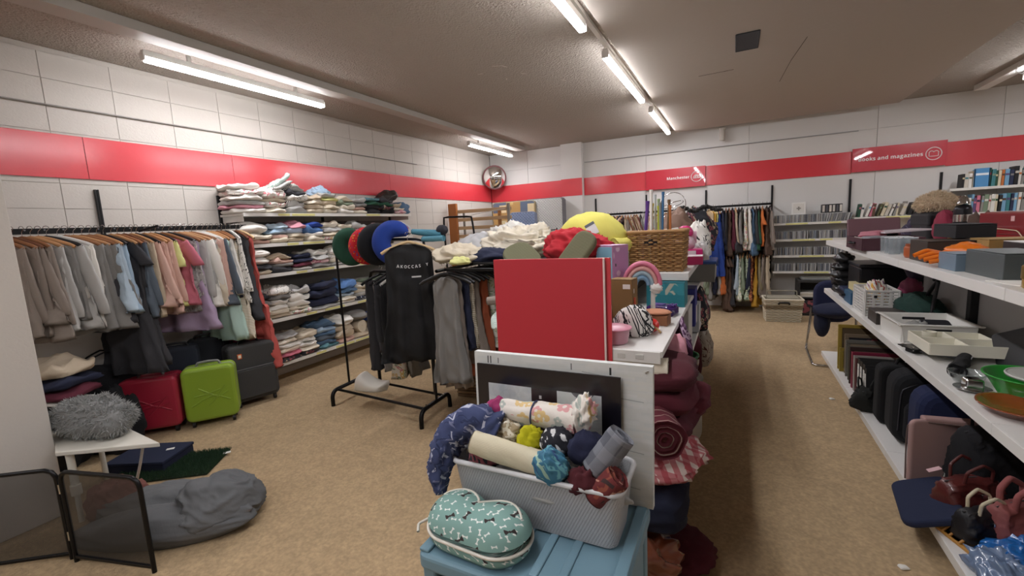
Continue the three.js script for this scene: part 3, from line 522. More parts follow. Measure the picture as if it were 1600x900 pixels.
{ const o = thing('storage_box', 'flat navy fabric box with white label behind the grass mat', 'box', [-3.84, 0, -1.55], .45); part(o, 'body', bx(.42, .07, .3, .008), F('#1b2138'), [0, .035, 0]); part(o, 'lid', bx(.43, .022, .31, .006), F('#1f2740'), [0, .08, 0]); part(o, 'label', bx(.05, .003, .03, .001), C('#e8e6e2', .6), [.12, .0925, -.04], [0, .4, 0]); }
{ // folded-over grey mattress topper on the floor
  const o = thing('blanket_roll', 'thick grey quilt folded and rolled on the carpet', 'quilt', [-2.87, 0, -1.17], .6), m = F('#66686a');
  part(o, 'lower_roll', lump(.92, .18, .28, 4, { amp: .05, crease: .07, freq: 1.6, flat: .5, n: 60 }), m, [.06, 0, .08]);
  part(o, 'rear_roll', lump(.86, .2, .34, 7, { amp: .06, crease: .1, freq: 1.8, flat: .5, n: 60 }), m, [.02, 0, -.1], [0, -.1, 0]);
  part(o, 'folded_corner', lump(.46, .27, .46, 6, { amp: .1, crease: .1, freq: 1.5, flat: .45, n: 110 }), m, [.27, 0, -.03], [0, .5, -.06]);
}
one('cushion', 'dusty pink velvet cushion behind the mesh fire screen', 'cushion', lump(.36, .24, .22, 3, { amp: .12, crease: .14 }), F('#7d5048', null, { sheen: .8 }), [-3.26, 0, -1.13], [0, .5, 0]);
{ // mesh fire screen of two wings
  const mesh = dataTex(64, (i, x, y) => { const v = (x % 8 < 4 || y % 8 < 4) ? 255 : 0; return [v, v, v]; });
  const o = thing('fire_screen', 'black folding fire screen with fine metal mesh', 'fire screen', [-3.06, 0, -.86]);
  const wing = (w, h, p, ry) => {
    const f = part(o, 'wing_frame', bent([[0, .0, 0], [0, h, 0], [w, h, 0], [w, .0, 0]], .011, .06), mBlackMetal, p, [0, ry, 0]);
    part(f, 'bottom_bar', bx(w, .016, .016), mBlackMetal, [w / 2, .03, 0]);
    const g = new THREE.ShapeGeometry(roundRect(w - .012, h - .03, .05)); const uv = g.attributes.uv; for (let i = 0; i < uv.count; i++) uv.setXY(i, g.attributes.position.getX(i) * 60, g.attributes.position.getY(i) * 60);
    part(f, 'mesh_sheet', g, new THREE.MeshStandardMaterial({ color: 0x2b2a29, roughness: .6, alphaMap: mesh, transparent: true, side: THREE.DoubleSide }), [w / 2, .028, 0]);
  };
  wing(.5, .5, [.03, .0, .02], .25); wing(.62, .5, [-.02, 0, .02], PI + .62);
  for (const y of [.14, .4]) part(o, 'hinge', cyl(.01, .01, .05, 10), mChrome, [.005, y, .02]);
}

// ---------- rolling rack ----------
{
  const o = thing('garment_rack', 'black tubular double garment rack standing on the carpet', 'garment rack', [-2.84, 0, -3.03]), L = (x, y, z) => [x + 2.84, y, z + 3.03];
  part(o, 'foot', bent([L(-3.40, 0, -2.84), L(-3.41, .14, -2.85), L(-3.44, .14, -3.32), L(-3.45, 0, -3.33)], .019, .075, 10), mBlackMetal);
  part(o, 'foot', bent([L(-2.275, 0, -2.74), L(-2.28, .14, -2.75), L(-2.31, .14, -3.2), L(-2.315, 0, -3.21)], .019, .075, 10), mBlackMetal);
  part(o, 'base_bar', tube([L(-3.41, .135, -2.92), L(-2.29, .135, -2.82)], .013, 8, 4), mBlackMetal);
  part(o, 'base_bar', tube([L(-3.43, .135, -3.24), L(-2.3, .135, -3.13)], .012, 8, 4), mBlackMetal);
  part(o, 'high_hoop', bent([L(-3.425, .14, -3.08), L(-3.42, 1.575, -3.08), L(-2.29, 1.54, -2.99), L(-2.295, .14, -2.99)], .011, .06, 8), mBlackMetal);
  part(o, 'low_hoop', bent([L(-3.17, .14, -3.24), L(-3.17, 1.25, -3.24), L(-2.4, 1.25, -3.12), L(-2.4, .14, -3.12)], .017, .07, 8), mBlackMetal);
  for (const p of [L(-2.29, .16, -2.84), L(-2.3, .16, -3.1)]) part(o, 'bolt', cyl(.008, .008, .01, 8), mChrome, p);
}
const REAR = (x, y, z) => [x, y, z];
railOf(['trousers charcoal|black', 'trousers grey|black', 'shirt charcoal|black', 'shirt black|white', 'skirt floral white|white|1.3', 'trousers grey|black', 'shirt grey|black'], [-3.02, 1.293, -3.22], [.085, 0, .013], PI / 2, 'along the low bar of the rack', ['clothes on the rolling rack', 'hangers on the rolling rack'], { seed: 8, jit: .5, lean: -.15 });
{ // black top with lettering, hung to face the room
  const t = .66, p = [-2.36, 1.53, -2.86], h = thing('clothes_hanger', 'pale wooden hanger holding the black lettered top', 'hanger', [p[0], p[1], p[2]], t);
  part(h, 'arm', gHangArm, WOOD.pale, [0, 0, 0], [0, 0, 0], 1.05); part(h, 'hook', gHangHook, mChrome);
  const o = thing('lettered_top', 'long black top with white lettering hanging on the rack end', 'top', [p[0], p[1] - .012, p[2] + .004], t);
  part(o, 'body', garmentGeo('dress', 2), F('#141416', null, { roughness: .8 }), [0, 0, .012], [0, 0, 0], [1.05, .95, .9]);
  const wt = C('#cfcfcf', .7); [...'AKOCCAS Y'].forEach((c, i) => c !== ' ' && part(o, 'letter', cache('ltr' + c, () => txt(c, .024, .002)), wt, [-.1 + i * .029, -.2 - .0006 * (i - 4) ** 2 * -1, .068 - .0011 * (i - 4) ** 2], [0, 0, .02 * (i - 4)]));
  part(o, 'chest_print', bx(.075, .012, .003, .001), wt, [.05, -.27, .078]);
}
function neckPillow(label, p, r, turn, mat, s = 1, trim) {
  const o = thing('neck_pillow', label, 'neck pillow', p, turn, 'travel neck pillows on the rack'); o.rotation.set(0, turn, r);
  const pts = []; for (let i = 0; i <= 14; i++) { const a = .55 + i / 14 * (2 * PI - 1.1); pts.push(new THREE.Vector3(cos(a) * .1, sin(a) * .105, 0)); }
  const rings = [], c = new THREE.CatmullRomCurve3(pts), n = 18;
  for (let i = 0; i <= 28; i++) { const t = i / 28, q = c.getPoint(t), d = c.getTangent(t), e = new THREE.Vector3(0, 0, 1), f = d.clone().cross(e), rr = (.056 + .01 * sin(t * PI)) * Math.pow(sin(clamp(t * 6, 0, 1) * PI / 2) * sin(clamp((1 - t) * 6, 0, 1) * PI / 2), .5) + .003; const R = []; for (let j = 0; j < n; j++) { const a = j / n * 2 * PI, k = rr * (1 + .05 * ns(cos(a) * 2, sin(a) * 2, t * 8)); R.push([q.x + (f.x * cos(a)) * k, q.y + (f.y * cos(a)) * k, q.z + sin(a) * k * 1.05]); } rings.push(R); }
  part(o, 'cushion', loft(rings), mat, [0, 0, 0], [0, 0, 0], s);
  if (trim) { const tp = pts.map(v => [v.x * 1.58, v.y * 1.58, 0]); part(o, 'piping', tube(tp, .004, 5, 50), trim, [0, 0, 0], [0, 0, 0], s); }
  part(o, 'care_label', bx(.025, .03, .002, .0005), C('#e6e4de', .7), [.06 * s, -.12 * s, .06 * s], [0, 0, .3]);
}
neckPillow('dark green neck pillow at the left end of the rack', [-3.13, 1.5, -3.0], .25, .35, F('#1f4a38'), 1.03);
neckPillow('red patterned neck pillow between the green and black ones', [-2.95, 1.5, -3.02], -.2, 1.1, F('x', pat('specks', '#c5202c', '#3f4fa0', '#d9a637', '#c5202c')), 1.0);
neckPillow('black neck pillow beside the red patterned one', [-2.8, 1.51, -3.0], 0, 1.0, F('#121318'), 1.1, C('#8b8d96', .6));
neckPillow('royal blue neck pillow with pale piping on the rack', [-2.6, 1.52, -2.98], -.1, .75, F('#213f93'), 1.12, C('#c6cdd8', .6));
{ const o = thing('plush_limbs', 'teal soft toy with dark grey bobble lying over the rack top', 'soft toy', [-2.28, 1.56, -3.02], .1); part(o, 'arm', roll(.26, .035, 3, { squash: .8, taper: .4 }), F('#4f8aa0'), [0, .03, 0], [0, .1, -.12]); part(o, 'arm', roll(.2, .026, 5, { squash: .9 }), F('#5b93a8'), [.07, -.02, .03], [0, -.1, 0]); part(o, 'bobble', lump(.1, .09, .1, 4, { amp: .06, crease: .03, flat: 1, n: 26, fine: .05 }), F('#2b2b33'), [.13, .0, -.02]); }
{ const o = thing('contour_pillow', 'white moulded foam leg pillow lying across the rack base', 'pillow', [-3.04, .146, -3.0], .25);
  const rings = []; for (let i = 0; i <= 20; i++) { const t = i / 20, x = (t - .5) * .3, R = [], hgt = .06 + .15 * Math.pow(1 - t, 1.2) - .05 * sin(t * PI) + .03 * t, e = Math.pow(sin(clamp(t * 7) * PI / 2) * sin(clamp((1 - t) * 7) * PI / 2), .5); for (let j = 0; j < 20; j++) { const a = j / 20 * 2 * PI; R.push([x + .03 * e * sin(a), .0 + (hgt * e) * (.5 + .5 * Math.sign(sin(a)) * Math.pow(abs(sin(a)), .6)), Math.sign(cos(a)) * Math.pow(abs(cos(a)), .7) * .105 * e + .001 * cos(a)]); } rings.push(R); }
  part(o, 'foam', loft(rings), F('#d9d5cb', null, { bumpScale: .0006 })); part(o, 'seam', tube([[-.15, .03, .09], [0, .028, .108], [.14, .03, .09]], .002, 5, 16), C('#b5b1a8', .8)); }

// ---------- centre gondola ----------
const mGond = C('#e2e0dc', .4), mGondDark = C('#6d6a66', .7);
{
  const o = thing('gondola', 'white double-sided shop gondola down the middle of the room', 'shelving', [-.79, 0, -3.9]);
  part(o, 'spine_panel', bx(.04, 1.22, 3.6), mGondDark, [0, .61, 0]);
  part(o, 'base', bx(1.0, .1, 3.6), mGond, [0, .05, 0]);
  part(o, 'near_shelf', bx(.5, .022, 1.55), mGond, [.26, 1.019, 1.16]);
  part(o, 'near_shelf_lip', bx(.5, .055, .012), mGond, [.26, 1.0, 1.935]);
  for (const x of [.34, .42]) part(o, 'clip_slot', join(at(bx(.036, .022, .004), 0, 0, 0)), C('#c9c7c2', .5), [x, 1.0, 1.942]);
  part(o, 'near_shelf_edge', bx(.012, .03, 1.55), mGond, [.512, 1.015, 1.16]);
  part(o, 'upper_deck', bx(1.06, .04, 2.6), mGond, [.0, 1.23, -.27 + -.2]);
  part(o, 'rear_deck', bx(.46, .03, 1.04), mGond, [-.06, 1.235, 1.35]);
  part(o, 'upper_deck_lip', bx(1.06, .05, .012), mGond, [0, 1.225, .835]);
  for (const y of [.6, .3]) { part(o, 'shelf', bx(.5, .022, 3.5), mGond, [.26, y, 0]); part(o, 'shelf_lip', bx(.012, .036, 3.5), mGond, [.512, y - .006, 0]); }
  part(o, 'left_shelf', bx(.55, .016, 1.5), mBlack, [-.75, 1.335, .2]);
  for (const z of [.5, -.35]) part(o, 'upright', bx(.05, 1.3, .05), mBlack, [-.5, .65, z]);
  part(o, 'far_shelf', bx(.5, .022, 2.1), mGond, [.26, .985, -.75]);
  part(o, 'left_rail', tube([[-1.12, 1.315, 1.3], [-1.19, 1.315, .0]], .013, 8, 4), mBlackMetal);
  for (const z of [1.2, .05]) part(o, 'rail_arm', bx(.55, .02, .02), mBlackMetal, [-.86, 1.315, z]);
}
{ const o = thing('red_panel', 'plain red end board on the middle gondola', 'board', [-.79, .9, -1.94]); part(o, 'front_board', bx(.55, .545, .012, .001), new THREE.MeshPhysicalMaterial({ color: 0xc32c3b, roughness: .45, clearcoat: .2, clearcoatRoughness: .4 }), [-.005, .272, 0]); part(o, 'board_edge', bx(.008, .545, .012, .001), C('#e6cfca', .6), [.274, .272, 0]); part(o, 'rear_board', bx(.56, .545, .01, .001), mRed, [.02, .272, -.018]); }
railOf(['dress grey|black|.82x.55', 'dress taupe|black|.88x.5', 'vest navy|black|1x.6', 'vest beige striped|black|1x.6', 'dress taupe|black|.75x.6', 'dress rust|black|.9x.75', 'dress leafy white|black|.66x.85', 'shirt leafy green|black|1x.9', 'dress rust floral|black|.8', 'vest blush|black', 'dress leafy green|black|.75', 'shirt ivory|black', 'dress floral white|black|.7', 'shirt white|black', 'dress mint|black|.7', 'shirt pink floral|black', 'dress ivory|black|.7'], [-1.98, 1.346, -2.8], [.002, 0, -.075], .12, 'on the rail left of the red board', ['clothes on the gondola rail', 'black hangers on the gondola rail'], { seed: 5, jit: .4, sx: .8, lean: .25 });
one('shirt', 'white and mint shirt stuck out sideways beside the red board', 'shirt', folded(.2, .025, .2, 5, 1.4, 2), cloth('mint striped'), [-1.36, .99, -2.6], [.5, .3, .1]);
one('rolled_cloth', 'grey rolled cuff resting beside the red board', 'cloth', roll(.18, .028, 8, { turns: 2 }), cloth('taupe'), [-1.34, 1.14, -2.5], [0, .2, .08]);
one('jacket', 'rust coloured coat bottom showing beneath the rail', 'coat', garmentGeo('skirt', 2), cloth('rust floral'), [-1.83, .93, -3.35], [0, .5, 0]);
{ const o = thing('wicker_box', 'brown woven box with price tag under the hanging clothes', 'basket', [-2.2, 0, -3.62], .15), m = C('#86694a', .8); for (let i = 0; i < 9; i++) part(o, 'weave_course', join(at(bx(.42, .026, .3, .008), 0, 0, 0)), i % 2 ? m : C('#785c40', .8), [0, .016 + i * .031, 0], [0, 0, 0], [1 + .01 * (i % 2), 1, 1 + .014 * (i % 2)]); part(o, 'rim', join(at(bx(.44, .03, .03, .01), 0, 0, .145), at(bx(.44, .03, .03, .01), 0, 0, -.145), at(bx(.03, .03, .3, .01), .21, 0, 0), at(bx(.03, .03, .3, .01), -.21, 0, 0)), m, [0, .29, 0]); part(o, 'price_tag', bx(.035, .045, .003, .001), C('#eceae4', .6), [.12, .06, .158]); }
one('jeans', 'blue jeans folded into the brown woven box', 'jeans', lump(.26, .16, .2, 4, { crease: .2 }), cloth('denim'), [-2.16, .295, -3.6], [0, .3, 0]);
one('bag', 'black bag on the brown woven box', 'bag', lump(.22, .1, .18, 6, {}), cloth('black'), [-2.02, .29, -3.62], [0, .3, 0]);
// soft things heaped on the left shelf
const heapG = 'bedding heaped on the gondola';
one('quilt', 'big cream quilt heaped on the gondola left of the red board', 'quilt', lump(.72, .25, .6, 3, { amp: .16, crease: .3, freq: 2.4, n: 80 }), cloth('ivory'), [-1.68, 1.34, -3.62], [0, .3, 0], heapG);
one('quilt', 'white quilted blanket folded behind the cream quilt', 'quilt', lump(.66, .28, .46, 8, { amp: .14, crease: .24, freq: 2.2, n: 70 }), cloth('white'), [-2.0, 1.34, -4.05], [0, -.2, 0], heapG);
one('pillow_bag', 'pale grey pillow in a clear bag beside the cream quilt', 'pillow', lump(.44, .21, .36, 5, { amp: .12, crease: .1, n: 40 }), F('#c3c4c6', null, { clearcoat: .8, clearcoatRoughness: .25, roughness: .6 }), [-2.06, 1.345, -3.5], [0, .4, 0], heapG);
one('cloth_heap', 'beige crumpled clothes on the left end of the gondola shelf', 'cloth', lump(.4, .14, .34, 2, { amp: .25, crease: .25, n: 40 }), cloth('cream'), [-2.02, 1.34, -3.05], [0, .4, 0], heapG);
one('cloth_heap', 'small yellow crumpled cloth on the gondola shelf', 'cloth', lump(.16, .06, .14, 4, { crease: .2, n: 26 }), cloth('lemon'), [-1.86, 1.34, -2.84], [0, .2, 0], heapG);
one('jacket', 'navy quilted jacket under the cream quilt', 'jacket', lump(.5, .1, .36, 7, { amp: .14, crease: .16, n: 40 }), cloth('navy'), [-1.78, 1.34, -3.18], [0, .2, 0], heapG);
one('folded_cloth', 'charcoal folded blanket under the khaki slippers', 'blanket', folded(.42, .09, .36, 5, .8, 3), cloth('charcoal'), [-.96, 1.25, -2.3], [0, .1, 0]);
one('slipper', 'khaki padded slipper sole lying left behind the red board', 'slipper', slab(.2, .24, .04, .09, .014), F('#6b6b52'), [-1.08, 1.345, -2.44], [-.9, .3, .9]);
one('slipper', 'khaki padded slipper sole tipped up behind the red board', 'slipper', slab(.15, .27, .04, .07, .014), F('#6b6b52'), [-.86, 1.335, -2.34], [-.5, -.2, -.6]);
{ const o = thing('storage_box', 'dark grey flat box behind the red board', 'box', [-.87, 1.25, -2.75]); part(o, 'body', bx(.5, .09, .32, .004), C('#3b3c3e', .6), [0, .046, 0]); part(o, 'lid', bx(.51, .02, .33, .004), C('#46474a', .6), [0, .1, 0]); }
one('fleece', 'crimson fleece bundle behind the red board', 'cloth', lump(.42, .2, .36, 9, { amp: .16, crease: .2, freq: 1.5, n: 70 }), cloth('red'), [-.9, 1.36, -2.72], [0, .3, 0], heapG);
{ const o = thing('blanket', 'bright yellow folded blanket with white label', 'blanket', [-.93, 1.36, -3.15], .1); part(o, 'fold', lump(.5, .32, .3, 12, { amp: .06, crease: .05, freq: 1.4, flat: .5, n: 40 }), cloth('yellow'), [0, 0, 0], [0, 0, -.12]); part(o, 'rolled_edge', roll(.2, .05, 5, { turns: 2 }), cloth('yellow'), [.24, .08, .06], [0, 1, 0]); const l = part(o, 'label', bx(.07, .09, .003, .001), C('#d9dcdc', .6), [.04, .2, .158], [-.25, 0, .5]); part(l, 'label_band', bx(.07, .02, .001, .0003), C('#5a626c', .6), [0, .035, .002]); }
one('towel', 'white and mint striped towel rolled behind the yellow blanket', 'towel', lump(.34, .26, .26, 6, { amp: .14, crease: .16, n: 40 }), cloth('mint striped'), [-.72, 1.25, -3.5], [0, .6, .2]);
one('towel', 'ivory striped towel draped far behind the yellow blanket', 'towel', lump(.4, .3, .3, 3, { amp: .16, crease: .2, n: 40 }), cloth('beige striped'), [-1.1, 1.25, -4.0], [0, .4, 0]);
function carton(label, p, turn, w, h, d, mats, cat = 'box', name = 'carton', extra) {
  const o = thing(name, label, cat, p, turn); part(o, 'body', bx(w, h, d, .003), mats[0], [0, h / 2, 0]); part(o, 'top_flap', bx(w, .003, d / 2, .001), mats[1] || mats[0], [0, h + .003, d / 4]); part(o, 'top_flap', bx(w, .003, d / 2 - .004, .001), mats[1] || mats[0], [0, h + .002, -d / 4]);
  if (mats[2]) part(o, 'printed_face', bx(w * .96, h * .94, .002, .0005), mats[2], [0, h / 2, d / 2 + .001]); if (extra) extra(o, w, h, d); return o;
}
carton('pink and lilac toy carton with pale blue end', [-.655, 1.252, -2.66], -.5, .13, .21, .14, [C('#c58fb4', .5), C('#cfa3c9', .5), C('#86b9cf', .5)], 'box', 'toy_carton', (o, w, h, d) => { part(o, 'side_print', bx(.002, h * .9, d * .9, .0005), F('x', pat('specks', '#b98ab4', '#e3c9dd', '#8a6aa0')), [w / 2 + .001, h / 2, 0]); });
carton('brown kraft box with white sticker beside the red board', [-.535, 1.03, -2.42], -.1, .12, .26, .1, [C('#86683f', .8), C('#8f7148', .8)], 'box', 'kraft_box', (o, w, h, d) => { part(o, 'sticker', bx(.04, .025, .002, .0005), C('#e9e6e0', .6), [.03, h - .035, d / 2 + .001]); part(o, 'handwriting', tube([[-.04, .04, 0], [-.03, .055, 0], [-.02, .035, 0], [-.01, .055, 0], [0, .04, 0], [.012, .06, 0], [.02, .04, 0], [.035, .055, 0]], .0018, 4, 30), C('#2a2019', .8), [0, 0, d / 2 + .001]); });
{ // toy rainbow
  const o = thing('toy_rainbow', 'pastel pink and blue rainbow toy with white cloud ends', 'toy', [-.475, 1.03, -2.62], .15);
  [[.1, '#d77a94'], [.078, '#dca6a0'], [.057, '#9fb7c4'], [.036, '#7fa3c0']].forEach(([r, c]) => part(o, 'band', new THREE.TorusGeometry(r, .0125, 8, 24, PI).scale(1, 1.25, 1.6), C(c, .55), [0, .2, 0]));
  for (const s of [-1, 1]) { part(o, 'cloud', lump(.07, .06, .05, 3, { amp: .2, n: 24, flat: .9 }), C('#e9e7e2', .6), [s * .078, .15, .01]); part(o, 'leg', cyl(.012, .014, .16, 12), C('#e4e1da', .5), [s * .06, .08, 0]); }
}
{ const o = thing('bottle', 'white and orange tube standing before the rainbow toy', 'bottle', [-.5, 1.03, -2.4]); part(o, 'body', lathe([[0, 0], [.02, 0], [.022, .01], [.021, .17], [.024, .19], [.024, .21], [.012, .222], [0, .222]]), C('#e6e4de', .4)); part(o, 'stripe', bx(.018, .15, .01, .004), C('#b9553a', .5), [.024, .09, .008]); }
{ const o = thing('toy_phone', 'glossy purple plastic toy on the near gondola shelf', 'toy', [-.385, 1.03, -2.78], -.3), m = C('#3f1f66', .25, { clearcoat: .6 }); part(o, 'body', turned(slab(.17, .12, .06, .03, .014).clone().rotateX(-PI / 2), (x, y, z) => [x * (1 - .15 * (y > .02 ? 1 : 0)), y + .03, z + .06]), m); part(o, 'screen', bx(.07, .004, .05, .002), C('#6a4c96', .3), [-.02, .062, 0]); for (let i = 0; i < 6; i++) part(o, 'key', bx(.016, .008, .014, .003), C('#55308a', .3), [.05 + (i % 2) * .022, .062, -.03 + (i >> 1) * .026]); part(o, 'wheel', cyl(.02, .02, .02, 16), C('#2b1547', .3), [.075, .02, .045], [PI / 2, 0, 0]); }
{ const o = thing('wooden_box', 'small brown box with peach cloth lid on the near shelf', 'box', [-.375, 1.03, -2.5], -.1); part(o, 'body', bx(.13, .055, .09, .004), C('#8a5a3a', .6), [0, .028, 0]); part(o, 'cloth_lid', lump(.15, .03, .11, 4, { amp: .1, crease: .1, flat: .7, n: 30 }), F('#c98f70'), [0, .055, 0]); }
one('ball', 'translucent red ball on the near gondola shelf', 'ball', new THREE.SphereGeometry(.036, 24, 16), C('#d8302c', .25, { clearcoat: 1 }), [-.37, 1.066, -2.31]);
{ const cv = document.createElement('canvas'); cv.width = cv.height = 256; const g = cv.getContext('2d'), R = rng(4); g.fillStyle = '#e6e4e0'; g.fillRect(0, 0, 256, 256); g.strokeStyle = '#1c1c20'; for (let i = 0; i < 16; i++) { g.lineWidth = 3 + R() * 6; g.beginPath(); g.moveTo(R() * 256, R() * 256); g.lineTo(R() * 256, R() * 256); g.lineTo(R() * 256, R() * 256); g.stroke(); } const t = new THREE.CanvasTexture(cv); t.wrapS = t.wrapT = THREE.RepeatWrapping; t.colorSpace = THREE.SRGBColorSpace;
  const o = thing('sponge_bag', 'white bag with black geometric lines beside the red board', 'bag', [-.455, 1.03, -2.22], .6); part(o, 'body', lump(.2, .15, .15, 5, { amp: .1, crease: .1, freq: 2, n: 40, flat: .5 }), F('x', t), [0, 0, 0], [0, 0, -.25]); part(o, 'zip_pull', tube([[.1, .05, .0], [.13, .02, .03], [.135, .01, .04]], .005, 6, 10), C('#a98a55', .4)); }
{ const o = thing('bowl', 'pale pink plastic bowl on the near gondola shelf', 'bowl', [-.5, 1.03, -2.06]); part(o, 'wall', lathe([[0, 0], [.05, 0], [.058, .006], [.068, .07], [.074, .072], [.072, .076], [.064, .075], [.053, .01], [0, .006]], 32), C('#dba0b0', .3, { transmission: .25, thickness: 0 })); part(o, 'lid', lathe([[0, .09], [.04, .088], [.076, .078], [.077, .072]], 32), C('#d893a6', .35)); }
carton('teal cardboard box between the near shelf and the upper deck', [-.4, 1.03, -3.12], 0, .24, .16, .2, [C('#2f7f8b', .5), C('#2f7f8b', .5), F('x', pat('brush', '#2f7f8b', '#3b8d99', '#b9b9a8'))], 'box', 'teal_box');
{ // large wicker basket
  const o = thing('wicker_basket', 'large honey brown wicker basket full of rolls and rulers', 'basket', [-.475, 1.25, -3.27]), w = .36, d = .3, h = .27, cm = [C('#a37b4c', .7), C('#8e683d', .7), C('#b48b58', .7)];
  const ringPts = (y, k, ph) => { const p = [], N = 48; for (let i = 0; i < N; i++) { const s = i / N * 4, q = s | 0, f = s - q, a = w / 2 * k, b = d / 2 * k, wv = ph === null ? 0 : .0075 * (i + ph & 1 ? 1 : -1); const [x, z] = q === 0 ? [lerp(-a, a, f), b] : q === 1 ? [a, lerp(b, -b, f)] : q === 2 ? [lerp(a, -a, f), -b] : [-a, lerp(-b, b, f)]; const [nx, nz] = q === 0 ? [0, 1] : q === 1 ? [1, 0] : q === 2 ? [0, -1] : [-1, 0]; p.push([x + nx * wv, y, z + nz * wv]); } return p; };
  for (let i = 0; i < 19; i++) part(o, 'woven_strand', tube(ringPts(.01 + i * .0136, .93 + .07 * i / 18, i), .0066, 5, 144, true), cm[i % 3]);
  for (let i = 0; i < 28; i++) { const s = i / 28 * 4, q = s | 0, f = s - q, a = w / 2 * .96, b = d / 2 * .96; const [x, z] = q === 0 ? [lerp(-a, a, f), b] : q === 1 ? [a, lerp(b, -b, f)] : q === 2 ? [lerp(a, -a, f), -b] : [-a, lerp(-b, b, f)]; part(o, 'stake', tube([[x * .96, 0, z * .96], [x, h - .01, z]], .006, 5, 3), cm[1]); }
  part(o, 'rim', tube(ringPts(h, 1.01, null), .013, 7, 96, true), cm[0]); part(o, 'bottom', bx(w * .9, .01, d * .9), cm[1], [0, .006, 0]);
  part(o, 'handle_slot', join(at(bx(.09, .04, .012, .004), 0, 0, 0)), C('#2a2320', .9), [-.03, h - .07, d / 2 - .002]);
}
[['purple', '#57338a', -.1, .46, .012], ['yellow', '#d3b928', -.055, .44, .012], ['white', '#e8e6e0', -.045, .53, .01], ['clear', '#cfd6d8', -.03, .5, .008], ['lime', '#b5bf3a', .0, .42, .01], ['blue handled', '#3d6f9a', .03, .51, .008], ['brown wooden', '#7a6248', .055, .46, .009], ['orange tipped', '#c9793f', .075, .42, .008], ['grey', '#888b86', .02, .44, .009], ['pale green', '#9db38c', -.01, .47, .008]].forEach(([n, c, x, l, r], i) => { const o = thing('craft_stick', `${n} long stick standing in the large wicker basket`, 'stick', [-.47 + x, 1.265, -3.3 + (i % 3) * .05], i * .7, 'sticks in the wicker basket'); part(o, 'shaft', cyl(r, r, l, 10), C(c, .5), [0, l / 2, 0], [0, 0, x * .8]); part(o, 'cap', cyl(r * 1.25, r * 1.25, .02, 10), C(c, .3), [-x * .8 * l / 2, l, 0], [0, 0, x * .8]); });
{ const o = thing('knitting_needles', 'bundle of brown sticks leaning left in the wicker basket', 'sticks', [-.6, 1.3, -3.32]); for (let i = 0; i < 7; i++) part(o, 'needle', cyl(.005, .004, .34, 6), C(['#6a3a34', '#8c6a52', '#b5a08a'][i % 3], .5), [-.04 + i * .012, .17, i % 2 * .02], [0, 0, .35]); }
one('paper_roll', 'white printed paper roll lying in the wicker basket top', 'paper', roll(.2, .03, 3, { turns: 3, amp: .04 }), C('#e4dfd8', .7), [-.45, 1.5, -3.3], [0, .3, .1]);
// toys and bags farther along the deck
{ const o = thing('toy_set', 'hot pink plastic toy carton beyond the wicker basket', 'toy', [-.36, 1.252, -3.9], .1); part(o, 'tray', bx(.26, .1, .2, .006), C('#c81f72', .35), [0, .05, 0]); part(o, 'window', bx(.16, .06, .004, .001), C('#e4d9de', .3), [0, .06, .102]); part(o, 'blister', lump(.2, .12, .16, 4, { n: 24, amp: .1 }), C('#d9b9c8', .25, { clearcoat: 1 }), [-.02, .1, 0]); part(o, 'top_card', bx(.2, .1, .006, .002), C('#d9b3c4', .5), [-.01, .19, -.06], [-.2, 0, 0]); part(o, 'pink_dome', lump(.13, .1, .1, 3, { amp: .05, crease: .03, n: 26, flat: .6 }), C('#cf2878', .35), [.0, .19, .0]); }
carton('flat hot pink carton at the deck edge beyond the basket', [-.36, 1.252, -3.66], .05, .3, .06, .18, [C('#b3275e', .4), C('#e3d3d8', .5), C('#a92058', .4)], 'box', 'pink_carton');
one('handbag', 'brown leather bag slumped on the far gondola deck', 'bag', lump(.42, .4, .3, 5, { amp: .16, crease: .14, n: 44 }), F('#7f6455', null, { roughness: .7 }), [-.5, 1.25, -4.6], [0, .3, 0]);
one('handbag', 'tan patterned bag behind the brown leather bag', 'bag', lump(.4, .42, .3, 8, { amp: .14, crease: .12, n: 36 }), cloth('dark floral'), [-.35, 1.25, -5.0], [0, .3, 0]);
one('handbag', 'black and white bag at the deck edge by the pink toys', 'bag', lump(.2, .32, .2, 3, { amp: .14, crease: .12, n: 30 }), cloth('black-printed white'), [-.28, 1.25, -4.3], [0, .3, 0]);
one('plastic_bag', 'white plastic bag beside the hot pink toy', 'bag', lump(.14, .14, .14, 6, { crease: .3, n: 40 }), C('#dddcd9', .3, { transmission: .2, thickness: 0 }), [-.25, 1.25, -4.05], [0, .3, 0]);
{ const o = thing('wire_basket', 'round chrome wire stand on top of the far gondola', 'wire stand', [-.55, 1.62, -4.75]); part(o, 'ring', new THREE.TorusGeometry(.12, .004, 6, 32), mChrome, [0, .12, 0], [.2, .3, 0]); part(o, 'ring', new THREE.TorusGeometry(.1, .004, 6, 32), mChrome, [0, .12, 0], [1.4, .3, 0]); part(o, 'foot', tube([[-.13, 0, 0], [0, .012, 0], [.16, 0, .02]], .005, 6, 12), mChrome); }
one('garland', 'black bobbly garland draped along the far gondola top', 'garland', (() => { const R = rng(6), g = []; for (let i = 0; i < 14; i++) g.push(at(lump(.05, .035, .05, i % 5, { n: 14 }), -.2 + i * .03, .03 + .022 * sin(i * .9), R() * .04)); return join(g); })(), C('#1b1714', .8), [-.32, 1.64, -4.85]);
